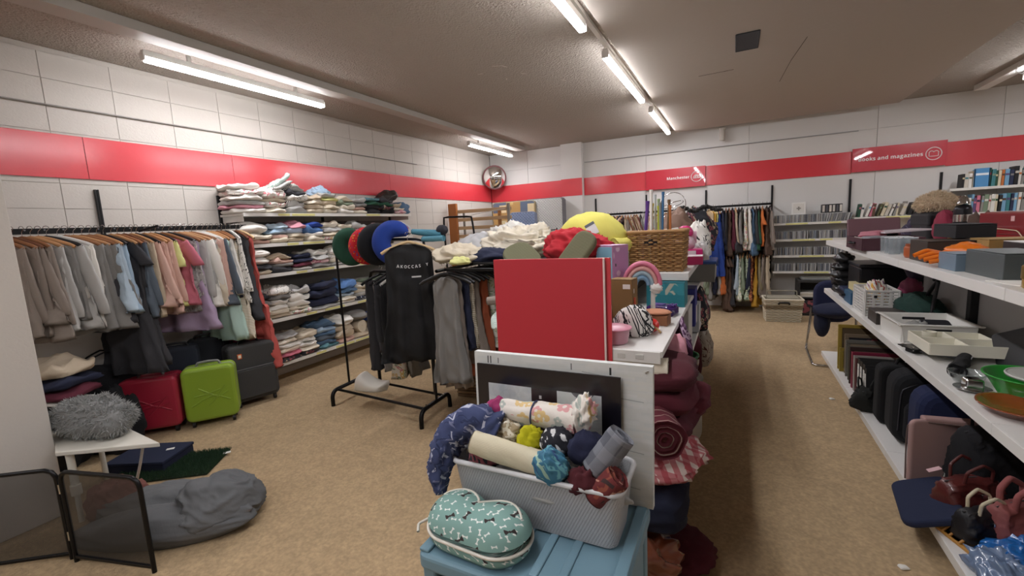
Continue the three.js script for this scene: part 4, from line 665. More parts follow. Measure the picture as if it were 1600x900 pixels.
// right side shelves of the gondola, near to far
const sg = 'goods on the gondola right side';
one('rolled_cloth', 'cream ribbed blanket rolled under the near gondola shelf', 'blanket', (() => turned(roll(.42, .05, 4, { turns: 2, amp: .04 }).clone(), (x, y, z) => { const k = 1 + .07 * sin(x * 300); return [x, y * k, z * k]; }))(), cloth('ivory'), [-.47, .935, -2.0], [0, .1, 0], sg);
for (let i = 0; i < 3; i++) one('curtain', `burgundy folded curtain, ${ord(i + 1)} up in the stack at the gondola corner`, 'curtain', folded(.5, .115, .44, 4 + i, .9, 3), F(['#4e1622', '#561a27', '#4a1520'][i]), [-.4, .62 + i * .108, -2.14], [0, i * .05, 0], sg);
one('curtain', 'burgundy rolled cloth with cream stripes at the gondola corner', 'cloth', roll(.4, .085, 6, { turns: 4, amp: .1 }), F('x', pat('vstripe', '#5a1c28', '#5a1c28', '#5a1c28', '#a08a80')), [-.31, .71, -1.97], [0, -1.2, 0], sg);
one('curtain', 'dark burgundy fold bulging from the gondola corner', 'cloth', folded(.3, .12, .34, 9, 1.6, 3), F('#5b1d2a'), [-.26, .63, -2.34], [0, .1, 0], sg);
one('tablecloth', 'red and white checked cloth bundle on the gondola right side', 'cloth', lump(.6, .17, .5, 6, { amp: .1, crease: .12, n: 50, flat: .6 }), cloth('red checked'), [-.4, .475, -1.98], [0, .2, 0], sg);
one('blanket', 'navy folded blanket beneath the red checked bundle', 'blanket', folded(.5, .19, .42, 7, .8, 3), cloth('navy'), [-.42, .29, -1.93], [0, .1, 0], sg);
one('plastic_bag', 'orange brown goods in a clear plastic bag on the floor', 'bag', lump(.42, .31, .36, 8, { amp: .14, crease: .2, n: 50, flat: .6 }), C('#8d4a30', .25, { clearcoat: 1, clearcoatRoughness: .15, sheen: .2 }), [-.4, 0, -1.76], [0, .2, 0], sg);
one('cushion', 'dark red round cushion on the floor by the plastic bag', 'cushion', lump(.3, .14, .3, 4, { amp: .08, n: 34, flat: .8 }), cloth('maroon'), [-.2, 0, -2.02], [0, .2, 0], sg);
one('bag', 'black bag hanging out of the gondola right side', 'bag', lump(.24, .42, .36, 7, { amp: .1, crease: .08, n: 36 }), F('#131316'), [-.3, .45, -2.66], [0, .2, 0], sg);
one('soft_toy', 'pink soft toy above the burgundy curtain', 'soft toy', lump(.14, .14, .16, 4, { n: 26 }), cloth('pink'), [-.28, .86, -2.42], [0, .4, 0], sg);
one('scarf', 'lilac floral scarf hanging under the near shelf', 'scarf', lump(.1, .2, .2, 5, { n: 30, crease: .2 }), F('x', pat('floral', '#4c2d49', '#b9a0b5', '#7d5a7d')), [-.26, .8, -2.62], [0, .3, 0], sg);
one('bucket', 'green plastic tub on the gondola right side', 'tub', lathe([[0, 0], [.11, 0], [.13, .09], [.138, .092], [.136, .1], [.12, .095], [.1, .01], [0, .01]], 28), C('#1f6a3c', .4), [-.33, .61, -3.05], [0, 0, 0], sg);
one('bottle', 'white plastic bottle beside the green tub', 'bottle', lathe([[0, 0], [.04, 0], [.045, .02], [.045, .12], [.02, .16], [.02, .19], [0, .19]], 20), C('#dad8d4', .4), [-.3, .61, -2.84], [0, 0, 0], sg);
carton('tall white carton on the gondola right side', [-.38, .61, -3.45], 0, .2, .34, .3, [C('#cfcdca', .5), C('#d5d3d0', .5)], 'box', 'white_carton');
carton('colourful blue and yellow game box on the gondola side', [-.36, .74, -3.85], 0, .18, .3, .22, [F('x', pat('patch', '#3d3f86', '#c7b850', '#e3e0d8', '#57468f')), C('#3c3d70', .5)], 'box', 'game_box');
carton('pale blue bottomed white appliance box on the gondola side', [-.36, .62, -4.15], 0, .2, .24, .2, [C('#bfc3c6', .5), C('#c9ccce', .5)], 'box', 'appliance_box');
function crate(label, p, turn, w, h, d, col, lidc, name = 'storage_crate') { const o = thing(name, label, 'crate', p, turn), m = C(col, .45, { transmission: .15, thickness: 0 }), t = .006; part(o, 'bottom', bx(w * .9, t, d * .9), m, [0, t / 2, 0]); for (const s of [-1, 1]) { part(o, 'side', bx(t, h, d * .97, .002), m, [s * w * .475, h / 2, 0], [0, 0, -s * .06]); part(o, 'end', bx(w * .97, h, t, .002), m, [0, h / 2, s * d * .475], [s * .06, 0, 0]); } part(o, 'lid', bx(w * 1.04, .03, d * 1.04, .008), C(lidc, .4), [0, h + .012, 0]); for (const s of [-1, 1]) part(o, 'latch', bx(.02, .05, .06, .005), C(lidc, .4), [s * w * .51, h - .01, 0]); return o; }
crate('grey storage crate with blue lid on the far gondola side', [-.32, 1.0, -4.7], 0, .34, .17, .44, '#8f8d88', '#33508c');
one('bag', 'patchwork tote bag hanging below the grey crate', 'bag', lump(.24, .42, .4, 6, { amp: .12, crease: .1, n: 34 }), cloth('dark floral'), [-.33, .5, -4.75], [0, .2, 0], sg);
one('bag', 'white carrier bag with dark lettering below the crate', 'bag', lump(.26, .44, .34, 9, { amp: .1, crease: .12, n: 34 }), F('x', pat('brush', '#c9c5bd', '#c9c5bd', '#5a3430')), [-.31, .1, -4.85], [0, .2, 0], sg);
one('bag', 'dark red bag at the foot of the trestle', 'bag', lump(.22, .5, .3, 3, { amp: .1, crease: .1, n: 30 }), cloth('maroon'), [-.36, .1, -4.4], [0, .2, 0], sg);
one('towel', 'pale folded towels low on the far gondola side', 'towel', folded(.26, .2, .4, 4, 1.2, 5), cloth('silver'), [-.36, .1, -3.9], [0, 0, 0], sg);
one('tray', 'white plastic tray standing on edge at the gondola side', 'tray', slab(.3, .32, .02, .05, .006), C('#cfcec9', .4), [-.22, .12, -3.0], [0, 1.35, 0], sg);
one('bag', 'blue fabric bag low on the gondola right side', 'bag', lump(.26, .3, .34, 4, { n: 30 }), cloth('royal'), [-.33, .11, -2.6], [0, 0, 0], sg);

// ---------- foreground: drawer tower, basket of scarves, pictures, case ----------
{
  const o = thing('drawer_tower', 'blue grey plastic drawer tower in the foreground', 'drawers', [-.455, 0, -1.0]), m = C('#7496a6', .45), cl = C('#b9c4c8', .25, { transmission: .5, thickness: 0 });
  part(o, 'top_board', slab(.51, .42, .045, .03, .012).clone().rotateX(-PI / 2).translate(0, .0, .21), m, [0, .7775, 0]);
  for (let i = 0; i < 4; i++) part(o, 'top_ridge', bx(.022, .008, .34, .004), m, [.0 + i * .065 - .08, .802, 0]);
  part(o, 'rim', bx(.03, .01, .4, .004), m, [.235, .8035, 0]); part(o, 'rim', bx(.03, .01, .4, .004), m, [-.235, .8035, 0]);
  for (const x of [-.225, .225]) for (const z of [-.18, .18]) part(o, 'post', bx(.04, .76, .04, .008), m, [x, .38, z]);
  for (let i = 0; i < 3; i++) { const d = part(o, 'drawer', join(at(bx(.4, .2, .006), 0, 0, .19), at(bx(.4, .2, .006), 0, 0, -.19), at(bx(.006, .2, .38), .2, 0, 0), at(bx(.006, .2, .38), -.2, 0, 0), at(bx(.4, .006, .38), 0, -.1, 0)), cl, [0, .14 + i * .24, 0]); part(d, 'drawer_handle', bx(.12, .025, .02, .006), m, [0, .05, .2]); part(o, 'cross_frame', bx(.47, .02, .4, .004), m, [0, .02 + i * .24, 0]); }
  for (const s of [-1, 1]) part(o, 'side_panel', bx(.008, .7, .34), m, [s * .235, .4, 0]);
}
{ // perforated silver grey basket
  const o = thing('plastic_basket', 'silver grey mesh basket packed with rolled scarves', 'basket', [-.467, .806, -1.052]);
  const mesh = dataTex(128, (i, x, y) => { const v = ((x + y) % 16 < 11 || (x - y + 128) % 16 < 11) ? 1 : .86; const k = nzA[(y * 2 & 255) * 256 + (x * 2 & 255)] * .1; return [v * 186 + k * 90 - 6, v * 187 + k * 90 - 6, v * 190 + k * 90 - 6]; }, true); const hm = dataTex(64, (i, x, y) => { const v = ((x + y) % 16 < 10 || (x - y + 64) % 16 < 10) ? 255 : 0; return [v, v, v]; });
  const mm = new THREE.MeshPhysicalMaterial({ map: rep(mesh, 16), bumpMap: rep(hm, 32), bumpScale: .002, roughness: .4, clearcoat: .2 });
  const w0 = .22, d0 = .072, w1 = .236, d1 = .088, h = .155, R = (x, z, y) => { const p = [], r = .025; for (const [sx, sz, a0] of [[1, 1, 0], [-1, 1, PI / 2], [-1, -1, PI], [1, -1, 1.5 * PI]]) for (let i = 0; i <= 4; i++) { const a = a0 + i / 4 * PI / 2; p.push([sx * (x - r) + r * cos(a), y, sz * (z - r) + r * sin(a)]); } return p.reverse(); };
  part(o, 'wall', loft([R(w0, d0, 0), R(lerp(w0, w1, .5), lerp(d0, d1, .5), h / 2), R(w1, d1, h), R(w1 - .006, d1 - .006, h), R(w0 - .006, d0 - .006, .008)], false, [1, 1]), mm); part(o, 'floor', bx(w0 * 1.96, .008, d0 * 1.9), mm, [0, .006, 0]);
  part(o, 'rim', tube(R(w1 + .002, d1 + .002, h), .0075, 7, 90, true), C('#cfd0d2', .35));
}
// scarves: rolled or bundled, in and on the basket
const gS = 'rolled scarves in the mesh basket';
const scarfNavy = F('x', pat('brush', '#3b4468', '#27304f', '#b3b6c6', '#6b6f8c'));
{ const o = thing('scarf', 'blue and white crinkled scarf hanging over the basket left end', 'scarf', [0, 0, 0], 0, gS); 
  const rings = [], path = new THREE.CatmullRomCurve3([[-.60, 1.02, -1.05], [-.66, 1.05, -1.03], [-.715, 1.02, -1.0], [-.735, .97, -.97], [-.74, .92, -.95], [-.725, .87, -.93]].map(v => new THREE.Vector3(...v)));
  for (let i = 0; i <= 40; i++) { const t = i / 40, q = path.getPoint(t), r = lerp(.055, .03, t) * (1 - .6 * Math.pow(t, 8)), Rr = []; for (let j = 0; j < 26; j++) { const a = j / 26 * 2 * PI, k = r * (1 + .3 * ns(cos(a) * 3, sin(a) * 3, t * 14) + .22 * ns(a * 2, t * 30, 3)); const tg = path.getTangent(t), u = new THREE.Vector3(0, 0, 1).cross(tg).normalize(), v = tg.clone().cross(u); Rr.push([q.x + (u.x * cos(a) + v.x * sin(a)) * k, q.y + (u.y * cos(a) + v.y * sin(a)) * k, q.z + (u.z * cos(a) + v.z * sin(a)) * k]); } rings.push(Rr); }
  part(o, 'cloth', loft(rings, true, [6, 6]), scarfNavy); }
const sc = (label, geo, mat, p, r) => one('scarf', label, 'scarf', geo, mat, p, r, gS);
sc('cream scarf roll with blue script along the basket front', roll(.2, .032, 3, { turns: 3, amp: .1 }), F('#d8cfb4'), [-.535, 1.0, -.99], [0, .12, -.2]);
{ const o = thing('scarf', 'white rose-print scarf rolled on top of the bundle', 'scarf', [-.49, 1.07, -1.1], -.02, gS), m = F('x', pat('floral', '#e4ddd4', '#d8a0a0', '#e0c38c', '#b4bcb4')); part(o, 'roll', roll(.23, .034, 5, { turns: 3, amp: .22, taper: .4 }), m); part(o, 'end_tuft', lump(.07, .1, .08, 7, { amp: .2, crease: .3, flat: .8, n: 40 }), m, [.115, -.03, 0], [0, .3, -.3]); part(o, 'tie', new THREE.TorusGeometry(.036, .0025, 5, 24).rotateY(PI / 2), C('#3c4468', .7), [-.01, 0, 0]); }
sc('bright yellow-green scarf knot in the basket middle', lump(.075, .075, .065, 4, { amp: .14, crease: .22, flat: .8, n: 34 }), F('#b7b212'), [-.49, .985, -1.04], [0, .3, 0]);
sc('black and white speckled scarf beside the yellow one', lump(.1, .08, .08, 6, { amp: .1, crease: .14, flat: .8, n: 34 }), F('x', pat('specks', '#23242c', '#d9d9d9', '#23242c')), [-.415, .985, -1.05], [0, .3, 0]);
sc('dark navy scarf bundle near the basket right end', lump(.1, .09, .08, 8, { amp: .12, crease: .12, flat: .8, n: 34 }), F('#20243f'), [-.335, .975, -1.05], [0, .5, 0]);
sc('turquoise and blue silky scarf at the basket front', lump(.09, .1, .06, 5, { amp: .14, crease: .22, flat: .8, n: 36 }), F('x', pat('brush', '#3f7d9c', '#6fb0bd', '#2f4f86', '#a8c9b8'), { roughness: .5 }), [-.4, .945, -.985], [.2, .2, .1]);
sc('grey plaid scarf rolled upright at the basket right end', roll(.11, .035, 6, { turns: 2, amp: .12 }), F('x', pat('check', '#5c5f68', '#8e9098')), [-.275, 1.03, -1.03], [0, .4, .9]);
sc('maroon scarf tucked in the front right of the basket', lump(.08, .07, .06, 3, { crease: .2, flat: .8, n: 30 }), F('#4d1a22'), [-.325, .93, -.985], [0, .2, 0]);
sc('red and cream patterned scarf at the basket front corner', roll(.08, .03, 9, { turns: 2, amp: .16 }), F('x', pat('brush', '#6b2c2c', '#b98a78', '#3a2a2a', '#8a4a3a')), [-.268, .965, -.985], [.2, .3, .8]);
sc('striped taupe scarf behind the cream roll', lump(.1, .07, .07, 7, { crease: .2, flat: .8, n: 30 }), cloth('beige striped'), [-.575, .985, -1.06], [0, .3, 0]);
sc('magenta scarf peeking behind the crinkled blue scarf', lump(.07, .07, .06, 2, { crease: .1, flat: .8, n: 26 }), F('#9c3566'), [-.62, 1.03, -1.1], [0, .3, 0]);
sc('dark red print scarf deep under the cream roll', lump(.1, .08, .08, 5, { crease: .2, flat: .8, n: 26 }), cloth('dark floral'), [-.62, .93, -1.01], [0, .2, 0]);
sc('pale grey scarf lining the basket under the others', lump(.4, .1, .14, 6, { crease: .1, flat: .8, n: 40 }), cloth('silver'), [-.45, .85, -1.05], [0, 0, 0]);
{ // whitewashed canvas board
  const cv = document.createElement('canvas'); cv.width = 512; cv.height = 384; const g = cv.getContext('2d'), R = rng(12); g.fillStyle = '#d5d7d4'; g.fillRect(0, 0, 512, 384);
  for (let i = 0; i < 500; i++) { g.fillStyle = ['rgba(225,228,226,.25)', 'rgba(196,200,198,.2)', 'rgba(214,214,208,.3)'][i % 3]; g.fillRect(R() * 512, R() * 384, 20 + R() * 70, 3 + R() * 10); }
  g.strokeStyle = 'rgba(90,96,98,.55)'; g.lineWidth = 1.5; for (const [x, y, l] of [[400, 90, 90], [300, 46, 110], [420, 230, 70], [420, 330, 60], [330, 30, 60]]) { g.beginPath(); g.moveTo(x, y); g.lineTo(x + l, y + 6); g.stroke(); }
  g.fillStyle = '#26282a'; g.fillRect(44, 10, 3, 22); g.fillRect(53, 10, 3, 22); g.fillRect(78, 14, 2, 16); g.fillRect(404, 12, 5, 20); g.fillRect(300, 10, 2, 18);
  const t = new THREE.CanvasTexture(cv); t.colorSpace = THREE.SRGBColorSpace;
  const o = thing('canvas_board', 'large whitewashed canvas leaning behind the basket', 'canvas', [-.467, .806, -1.185]); o.rotation.x = -.03;
  part(o, 'canvas', new THREE.BoxGeometry(.555, .405, .022), [0, 1, 2, 3, 4, 5].map(i => i === 4 ? new THREE.MeshStandardMaterial({ map: t, roughness: .8 }) : C('#d8dad7', .8)), [0, .2025, 0]);
  part(o, 'corner_staple', bx(.012, .003, .004), mChrome, [.262, .39, .012], [0, 0, .6]); }
{ // black mounted print
  const cv = document.createElement('canvas'); cv.width = 512; cv.height = 420; const g = cv.getContext('2d'), R = rng(21); g.fillStyle = '#12101a'; g.fillRect(0, 0, 512, 420); g.fillStyle = '#2a1a1e'; g.fillRect(210, 66, 92, 354);
  const fog = (x0, y0, w, h) => { g.save(); g.beginPath(); g.rect(x0, y0, w, h); g.clip(); g.fillStyle = '#d2d8dd'; g.fillRect(x0, y0, w, h); for (let i = 0; i < 260; i++) { g.fillStyle = ['rgba(226,230,234,.13)', 'rgba(140,152,160,.13)', 'rgba(190,190,186,.13)', 'rgba(236,238,242,.12)'][i % 4]; g.beginPath(); g.arc(x0 + R() * w, y0 + R() * h, 10 + R() * 38, 0, 7); g.fill(); } g.restore(); };
  fog(44, 66, 166, 354); fog(302, 66, 150, 354); g.fillStyle = '#c9c4c4'; g.fillRect(238, 90, 9, 12); g.fillRect(238, 130, 9, 16); g.fillStyle = 'rgba(20,18,26,.55)'; g.beginPath(); g.arc(390, 40, 46, 0, 7); g.fill();
  const t = new THREE.CanvasTexture(cv); t.colorSpace = THREE.SRGBColorSpace;
  const o = thing('mounted_print', 'black mounted steam photograph standing before the white canvas', 'picture', [-.5, .806, -1.163]); o.rotation.x = -.025;
  part(o, 'print', new THREE.BoxGeometry(.455, .372, .006), [0, 1, 2, 3, 4, 5].map(i => i === 4 ? new THREE.MeshPhysicalMaterial({ map: t, roughness: .3, clearcoat: .6, clearcoatRoughness: .1 }) : C('#17151d', .6)), [0, .186, 0]);
}
{ // double-domed case with bow print
  const cv = document.createElement('canvas'); cv.width = cv.height = 512; const g = cv.getContext('2d'), R = rng(31); g.fillStyle = '#7fa59d'; g.fillRect(0, 0, 512, 512);
  const bow = (x, y, s, a, c) => { g.save(); g.translate(x, y); g.rotate(a); g.fillStyle = c; g.beginPath(); g.moveTo(0, 0); g.lineTo(-s, -s * .6); g.quadraticCurveTo(-s * 1.25, 0, -s, s * .6); g.closePath(); g.fill(); g.beginPath(); g.moveTo(0, 0); g.lineTo(s, -s * .6); g.quadraticCurveTo(s * 1.25, 0, s, s * .6); g.closePath(); g.fill(); g.beginPath(); g.arc(0, 0, s * .25, 0, 7); g.fill(); g.restore(); };
  for (let i = 0; i < 110; i++) { const x = (i % 11) * 46 + R() * 26, y = (i / 11 | 0) * 51 + R() * 26; bow(x, y, 11 + R() * 4, R() * 3, '#e6ebe6'); } for (let i = 0; i < 20; i++) bow((i % 5) * 102 + 30 + R() * 40, (i / 5 | 0) * 128 + 30 + R() * 50, 22, R() * 2 - .6, '#2f2322');
  const t = new THREE.CanvasTexture(cv); t.colorSpace = THREE.SRGBColorSpace; t.wrapS = t.wrapT = THREE.RepeatWrapping;
  const m = new THREE.MeshPhysicalMaterial({ map: t, roughness: .75, bumpMap: texFabric, bumpScale: .0005 });
  const o = thing('bra_case', 'teal double-domed case printed with white and brown bows', 'case', [-.575, .805, -.885], -.06), N = 56, hw = .062, rr = .082;
  const reach = (x, z) => { const dl = min(Math.hypot(x - hw, z), Math.hypot(x + hw, z)), dc = Math.hypot(max(0, abs(x) - hw), z); return lerp(dc, dl, sst(-.05, .075, z)); };   // z > 0 is the side away from the camera
  const outl = a => { let lo = 0, hi = .2; for (let i = 0; i < 22; i++) { const q = (lo + hi) / 2; if (reach(cos(a) * q, sin(a) * q) < rr) lo = q; else hi = q; } return lo; };
  const dome = (x, z) => { const d = reach(x, z) / rr; return .07 * Math.pow(max(0, 1 - d * d), .45); };
  const shell = (y0, s, sign) => { const rings = []; for (let i = 0; i <= 14; i++) { const k = i / 14, ring = []; for (let j = 0; j < N; j++) { const a = j / N * 2 * PI, q = outl(a) * max(.01, Math.pow(k, .7)) * s, x = cos(a) * q, z = sin(a) * q; ring.push([x, y0 + sign * dome(x / s * .985, z / s * .985), -z]); } rings.push(ring); } const g = loft(sign > 0 ? rings : rings.reverse(), false); const p = g.attributes.position, uv = g.attributes.uv; for (let i = 0; i < p.count; i++) uv.setXY(i, p.getX(i) * 3.6 + .5, (p.getZ(i) - .8 * p.getY(i)) * 3.6 + .5); return g; };
  const rim = []; for (let i = 0; i < 56; i++) { const a = i / 56 * 2 * PI, q = outl(a); rim.push([cos(a) * q, .035, -sin(a) * q]); }
  const band0 = []; { const mk = (y, s) => { const r = []; for (let j = 0; j < N; j++) { const a = j / N * 2 * PI, q = outl(a) * s; r.push([cos(a) * q, y, -sin(a) * q]); } return r; }; band0.push(mk(0, .9), mk(.012, .97), mk(.034, 1)); }
  part(o, 'lower_half', loft(band0, true, [3.6, 3.6]), m); part(o, 'upper_half', shell(.036, 1, 1), m);
  part(o, 'zip', tube(rim, .0045, 6, 120, true), C('#e2ded2', .5)); const seam = []; for (let i = 0; i <= 24; i++) { const x = -.12 + i * .24 / 24, z = -.005 - .045 * Math.pow(abs(sin(x / hw * PI / 2)), .8); seam.push([x, .037 + dome(x, -z), z]); } part(o, 'piping', tube(seam, .0035, 6, 60), C('#e2ded2', .5));
  part(o, 'carry_loop', tube([[-.15, .03, .02], [-.165, .025, .045], [-.15, .02, .065]], .004, 6, 14), C('#dcd8cc', .6));
}

// ---------- back left corner: mirror, bed frame, mattresses ----------
{ const o = thing('convex_mirror', 'round convex security mirror high in the back corner', 'mirror', [-4.56, 2.66, -8.5], .55); o.rotation.x = .12;
  const p = []; for (let i = 0; i <= 12; i++) { const a = i / 12 * .95; p.push([.29 * sin(a), .29 * (cos(a) - cos(.95))]); } part(o, 'glass', lathe(p.reverse(), 40).rotateX(PI / 2), C('#f2f2f2', .03, { metalness: 1, side: THREE.DoubleSide })); part(o, 'rim', new THREE.TorusGeometry(.238, .014, 8, 40), C('#6d3a3c', .5)); part(o, 'back_shell', lathe([[0, -.05], [.12, -.045], [.235, 0]], 32).rotateX(PI / 2), C('#4a4a4c', .5, { side: THREE.DoubleSide })); part(o, 'wall_arm', tube([[0, 0, -.03], [-.06, -.02, -.16], [-.16, -.05, -.2]], .012, 8, 12), mBlack); }
{ const o = thing('bed_frame', 'wooden slatted bed base standing upright by the left wall', 'bed frame', [-4.05, 0, -7.0]), m = C('#a87747', .6), m2 = C('#bfa07a', .6);
  part(o, 'post', bx(.17, 2.08, .06), C('#a5652f', .55), [-.6, 1.04, .02]); for (const y of [1.93, 1.78, 1.63, 1.48, 1.33, 1.18, 1.0, .8, .6]) part(o, 'slat', bx(1.14, .06, .02), m2, [.02, y, 0]); part(o, 'rail', bx(.05, 2.02, .03), C('#97938c', .5), [.55, 1.01, .03]); part(o, 'rail', bx(.04, 1.95, .025), C('#8f8b84', .5), [-.4, .975, -.03]); part(o, 'tie_strap', tube([[-.38, 1.83, .03], [0, 1.88, .035], [.5, 1.93, .04]], .006, 6, 12), C('#c9c6bf', .6)); part(o, 'centre_rail', bx(.06, 1.9, .03), m, [.34, .95, -.03]); }
{ const o = thing('folding_frame', 'black metal folding frame in front of the slatted bed base', 'frame', [-3.9, 0, -6.0]); part(o, 'hoop', bent([[-.28, 0, 0], [-.285, 1.815, 0], [.24, 1.8, 0], [.46, 0, .05]], .016, .03), mBlackMetal); part(o, 'cross_bar', tube([[-.28, .5, 0], [.4, .5, .03]], .012, 8, 3), mBlackMetal); }
const quilt = dataTex(128, (i, x, y) => { const a = abs(((x + y) % 64) - 32) / 32, b = abs(((x - y + 128) % 64) - 32) / 32; return grey(.25 + .75 * Math.pow(1 - min(1, Math.pow(max(a, b), 3)), .8)); });
function mattress(label, p, turn, w, h, d, mat, edge, lean = 0) { const o = thing('mattress', label, 'mattress', p, turn); o.rotation.x = lean; part(o, 'cover', slab(w - .014, h - .014, d, .07, .016), mat, [0, .007, 0]); part(o, 'border', slab(w, h, d - .05, .075, .004), edge); for (const s of [-1, 1]) { const pts = [], a = w / 2 - .01, r = .06; [[-a + r, .01], [a - r, .01], [a, r], [a, h - r], [a - r, h - .01], [-a + r, h - .01], [-a, h - r], [-a, r]].forEach(q => pts.push([q[0], q[1], 0])); part(o, 'piping', tube(pts, .008, 6, 60, true), edge, [0, 0, s * (d / 2 - .008)]); } return o; }
const mq = (c, map) => new THREE.MeshStandardMaterial({ color: c, map: map || null, roughness: .9, bumpMap: rep(quilt, 9), bumpScale: .02 });
mattress('white diamond-quilted mattress standing against the back wall', [-3.42, 0, -8.42], 0, .82, 2.14, .2, mq(0xd6d5d2), C('#77767a', .8), -.02);
mattress('patchwork yellow and blue mattress standing in the corner', [-4.05, 0, -8.3], .05, .95, 2.12, .16, new THREE.MeshStandardMaterial({ map: rep(pat('patch', '#c9ab74', '#b58f58', '#d6c49c', '#5f6a7d', '#c2995c'), 1.6), roughness: .9 }), C('#a89a78', .8), -.03);
mattress('pale blue quilted cot mattress in front of the patchwork one', [-3.62, 0, -7.75], .12, .52, 1.88, .14, mq(0x93a6cb), C('#8a96b0', .8), -.04);
{ const o = thing('wire_stand', 'thin black metal stand before the white mattress', 'stand', [-3.1, 0, -7.7]); part(o, 'leg', tube([[-.28, 1.6, 0], [-.12, .0, .1]], .012, 8, 4), mBlackMetal); part(o, 'leg', tube([[.2, 1.55, 0], [.26, 0, .1]], .012, 8, 4), mBlackMetal); part(o, 'bar', tube([[-.26, 1.5, 0], [.2, 1.52, 0]], .01, 8, 4), mBlackMetal); }

// ---------- back wall: uprights, rails, CDs and books ----------
[['left of the Manchester sign', -2.46], ['below the left end of the Manchester sign', -1.49], ['below the right end of the Manchester sign', -.46], ['between the clothes and the CDs', .557], ['between the CDs and the books', 1.618], ['right of the Books sign', 2.693], ['at the far right of the book wall', 3.75]].forEach(([w, x]) => upright(`black slotted upright ${w}`, x, ZB + .005, .1, 2.075, -PI / 2));
function wallRail(label, x0, x1, y) { const o = thing('clothes_rail', label, 'clothes rail', [(x0 + x1) / 2, y, -8.4]); part(o, 'rail', bx(x1 - x0, .035, .014, .002), mBlackMetal); for (const s of [-1, 1]) part(o, 'arm', bx(.014, .03, .34), mBlackMetal, [s * ((x1 - x0) / 2 - .01), 0, -.17]); }
wallRail('black clothes rail left of the Manchester sign', -2.4, -1.5, 1.745); wallRail('black clothes rail below the Manchester sign', -1.46, -.47, 1.745); wallRail('upper black clothes rail left of the CDs', -.44, .54, 1.765); wallRail('lower black clothes rail left of the CDs', -.44, .54, 1.02);
const bg = ['clothes on the back wall rails', 'hangers on the back wall rails'];
railOf(['shirt beige|oak', 'shirt taupe|pine', 'dress blush|oak', 'shirt pink floral|pine', 'shirt beige|black', 'dress taupe|pine', 'shirt brown|oak', 'dress beige|pine', 'shirt blush|black', 'dress dark floral|pine', 'shirt beige|oak', 'shirt taupe|pine', 'dress floral white|pine', 'shirt beige|oak', 'dress blush|pine', 'shirt grey|black'], [-2.34, 1.775, -8.4], [.053, 0, 0], PI / 2, 'on the back rail behind the yellow blanket', bg, { seed: 13, jit: .4 });
railOf(['shirt floral white|oak', 'dress pink floral|pine', 'shirt silver|white', 'dress floral white|pine', 'shirt beige|oak', 'shirt blush|pine', 'dress silver|black', 'shirt taupe|pine', 'shirt beige|black', 'dress dark floral|oak', 'shirt sand|pine', 'shirt brown|oak', 'dress sand|pine', 'shirt taupe|black', 'shirt beige|pine'], [-1.4, 1.775, -8.4], [.062, 0, 0], PI / 2, 'on the back rail under the Manchester sign', bg, { seed: 14, jit: .4 });
railOf(['shirt sand|pale', 'shirt mustard|pale', 'dress lemon|pale|.8', 'dress royal|pine|.9', 'shirt navy|black', 'shirt charcoal|brown', 'dress brown|brown|.75', 'shirt maroon|black', 'shirt beige|pine', 'dress charcoal|black|.7', 'shirt grey|black', 'shirt floral white|white', 'shirt white|white', 'dress denim|black|.75', 'shirt charcoal|black', 'shirt green|black', 'tee orange|pine', 'dress brown|black|.75', 'shirt taupe|black'], [-.38, 1.795, -8.4], [.0495, 0, 0], PI / 2, 'on the upper back rail beside the CDs', bg, { seed: 15, jit: .35 });
railOf(['shirt sage|pine', 'dress grey|white|.75', 'shirt navy|pine', 'shirt silver|white', 'dress orange|pine|.65', 'longdress brown|oak|.78', 'longdress brown|brown|.8', 'dress charcoal|oak|.85', 'shirt pale blue|white', 'dress leafy white|pine|.75', 'shirt sage|pine', 'dress leafy green|pine|.75', 'shirt navy|oak', 'dress rust floral|pine|.75', 'dress mustard|pine|.85', 'shirt khaki|oak', 'jacket taupe|brown', 'shirt beige|pine'], [-.38, 1.05, -8.4], [.052, 0, 0], PI / 2, 'on the lower back rail beside the CDs', bg, { seed: 16, jit: .35 });
one('dress', 'bright blue dress hung facing outwards at the near end of the back rail', 'dress', garmentGeo('skirt', 3), cloth('royal'), [-.3, 1.55, -8.05], [0, .5, 0], undefined, [.8, 1.35, 1]);
[1.44, 1.18, .92, .66].forEach((y, i) => shelfBoard('wall_shelf', `white ${['top', 'second', 'third', 'bottom'][i]} CD shelf on the back wall`, 'shelf', 1.03, .3, [1.088, y, -8.6], 0, [[-.2 + i * .1, .3], [.3 - i * .1, .16]]));
shelfBoard('wall_shelf', 'white bookshelf under the Books and magazines sign', 'shelf', 1.05, .3, [2.155, 1.48, -8.6], 0, [[0, .3]]);
[1.82, 1.475, 1.24].forEach((y, i) => shelfBoard('wall_shelf', `white ${['top', 'middle', 'lower'][i]} shelf at the right end of the book wall`, 'shelf', 1.05, .3, [3.22, y, -8.6], 0, []));
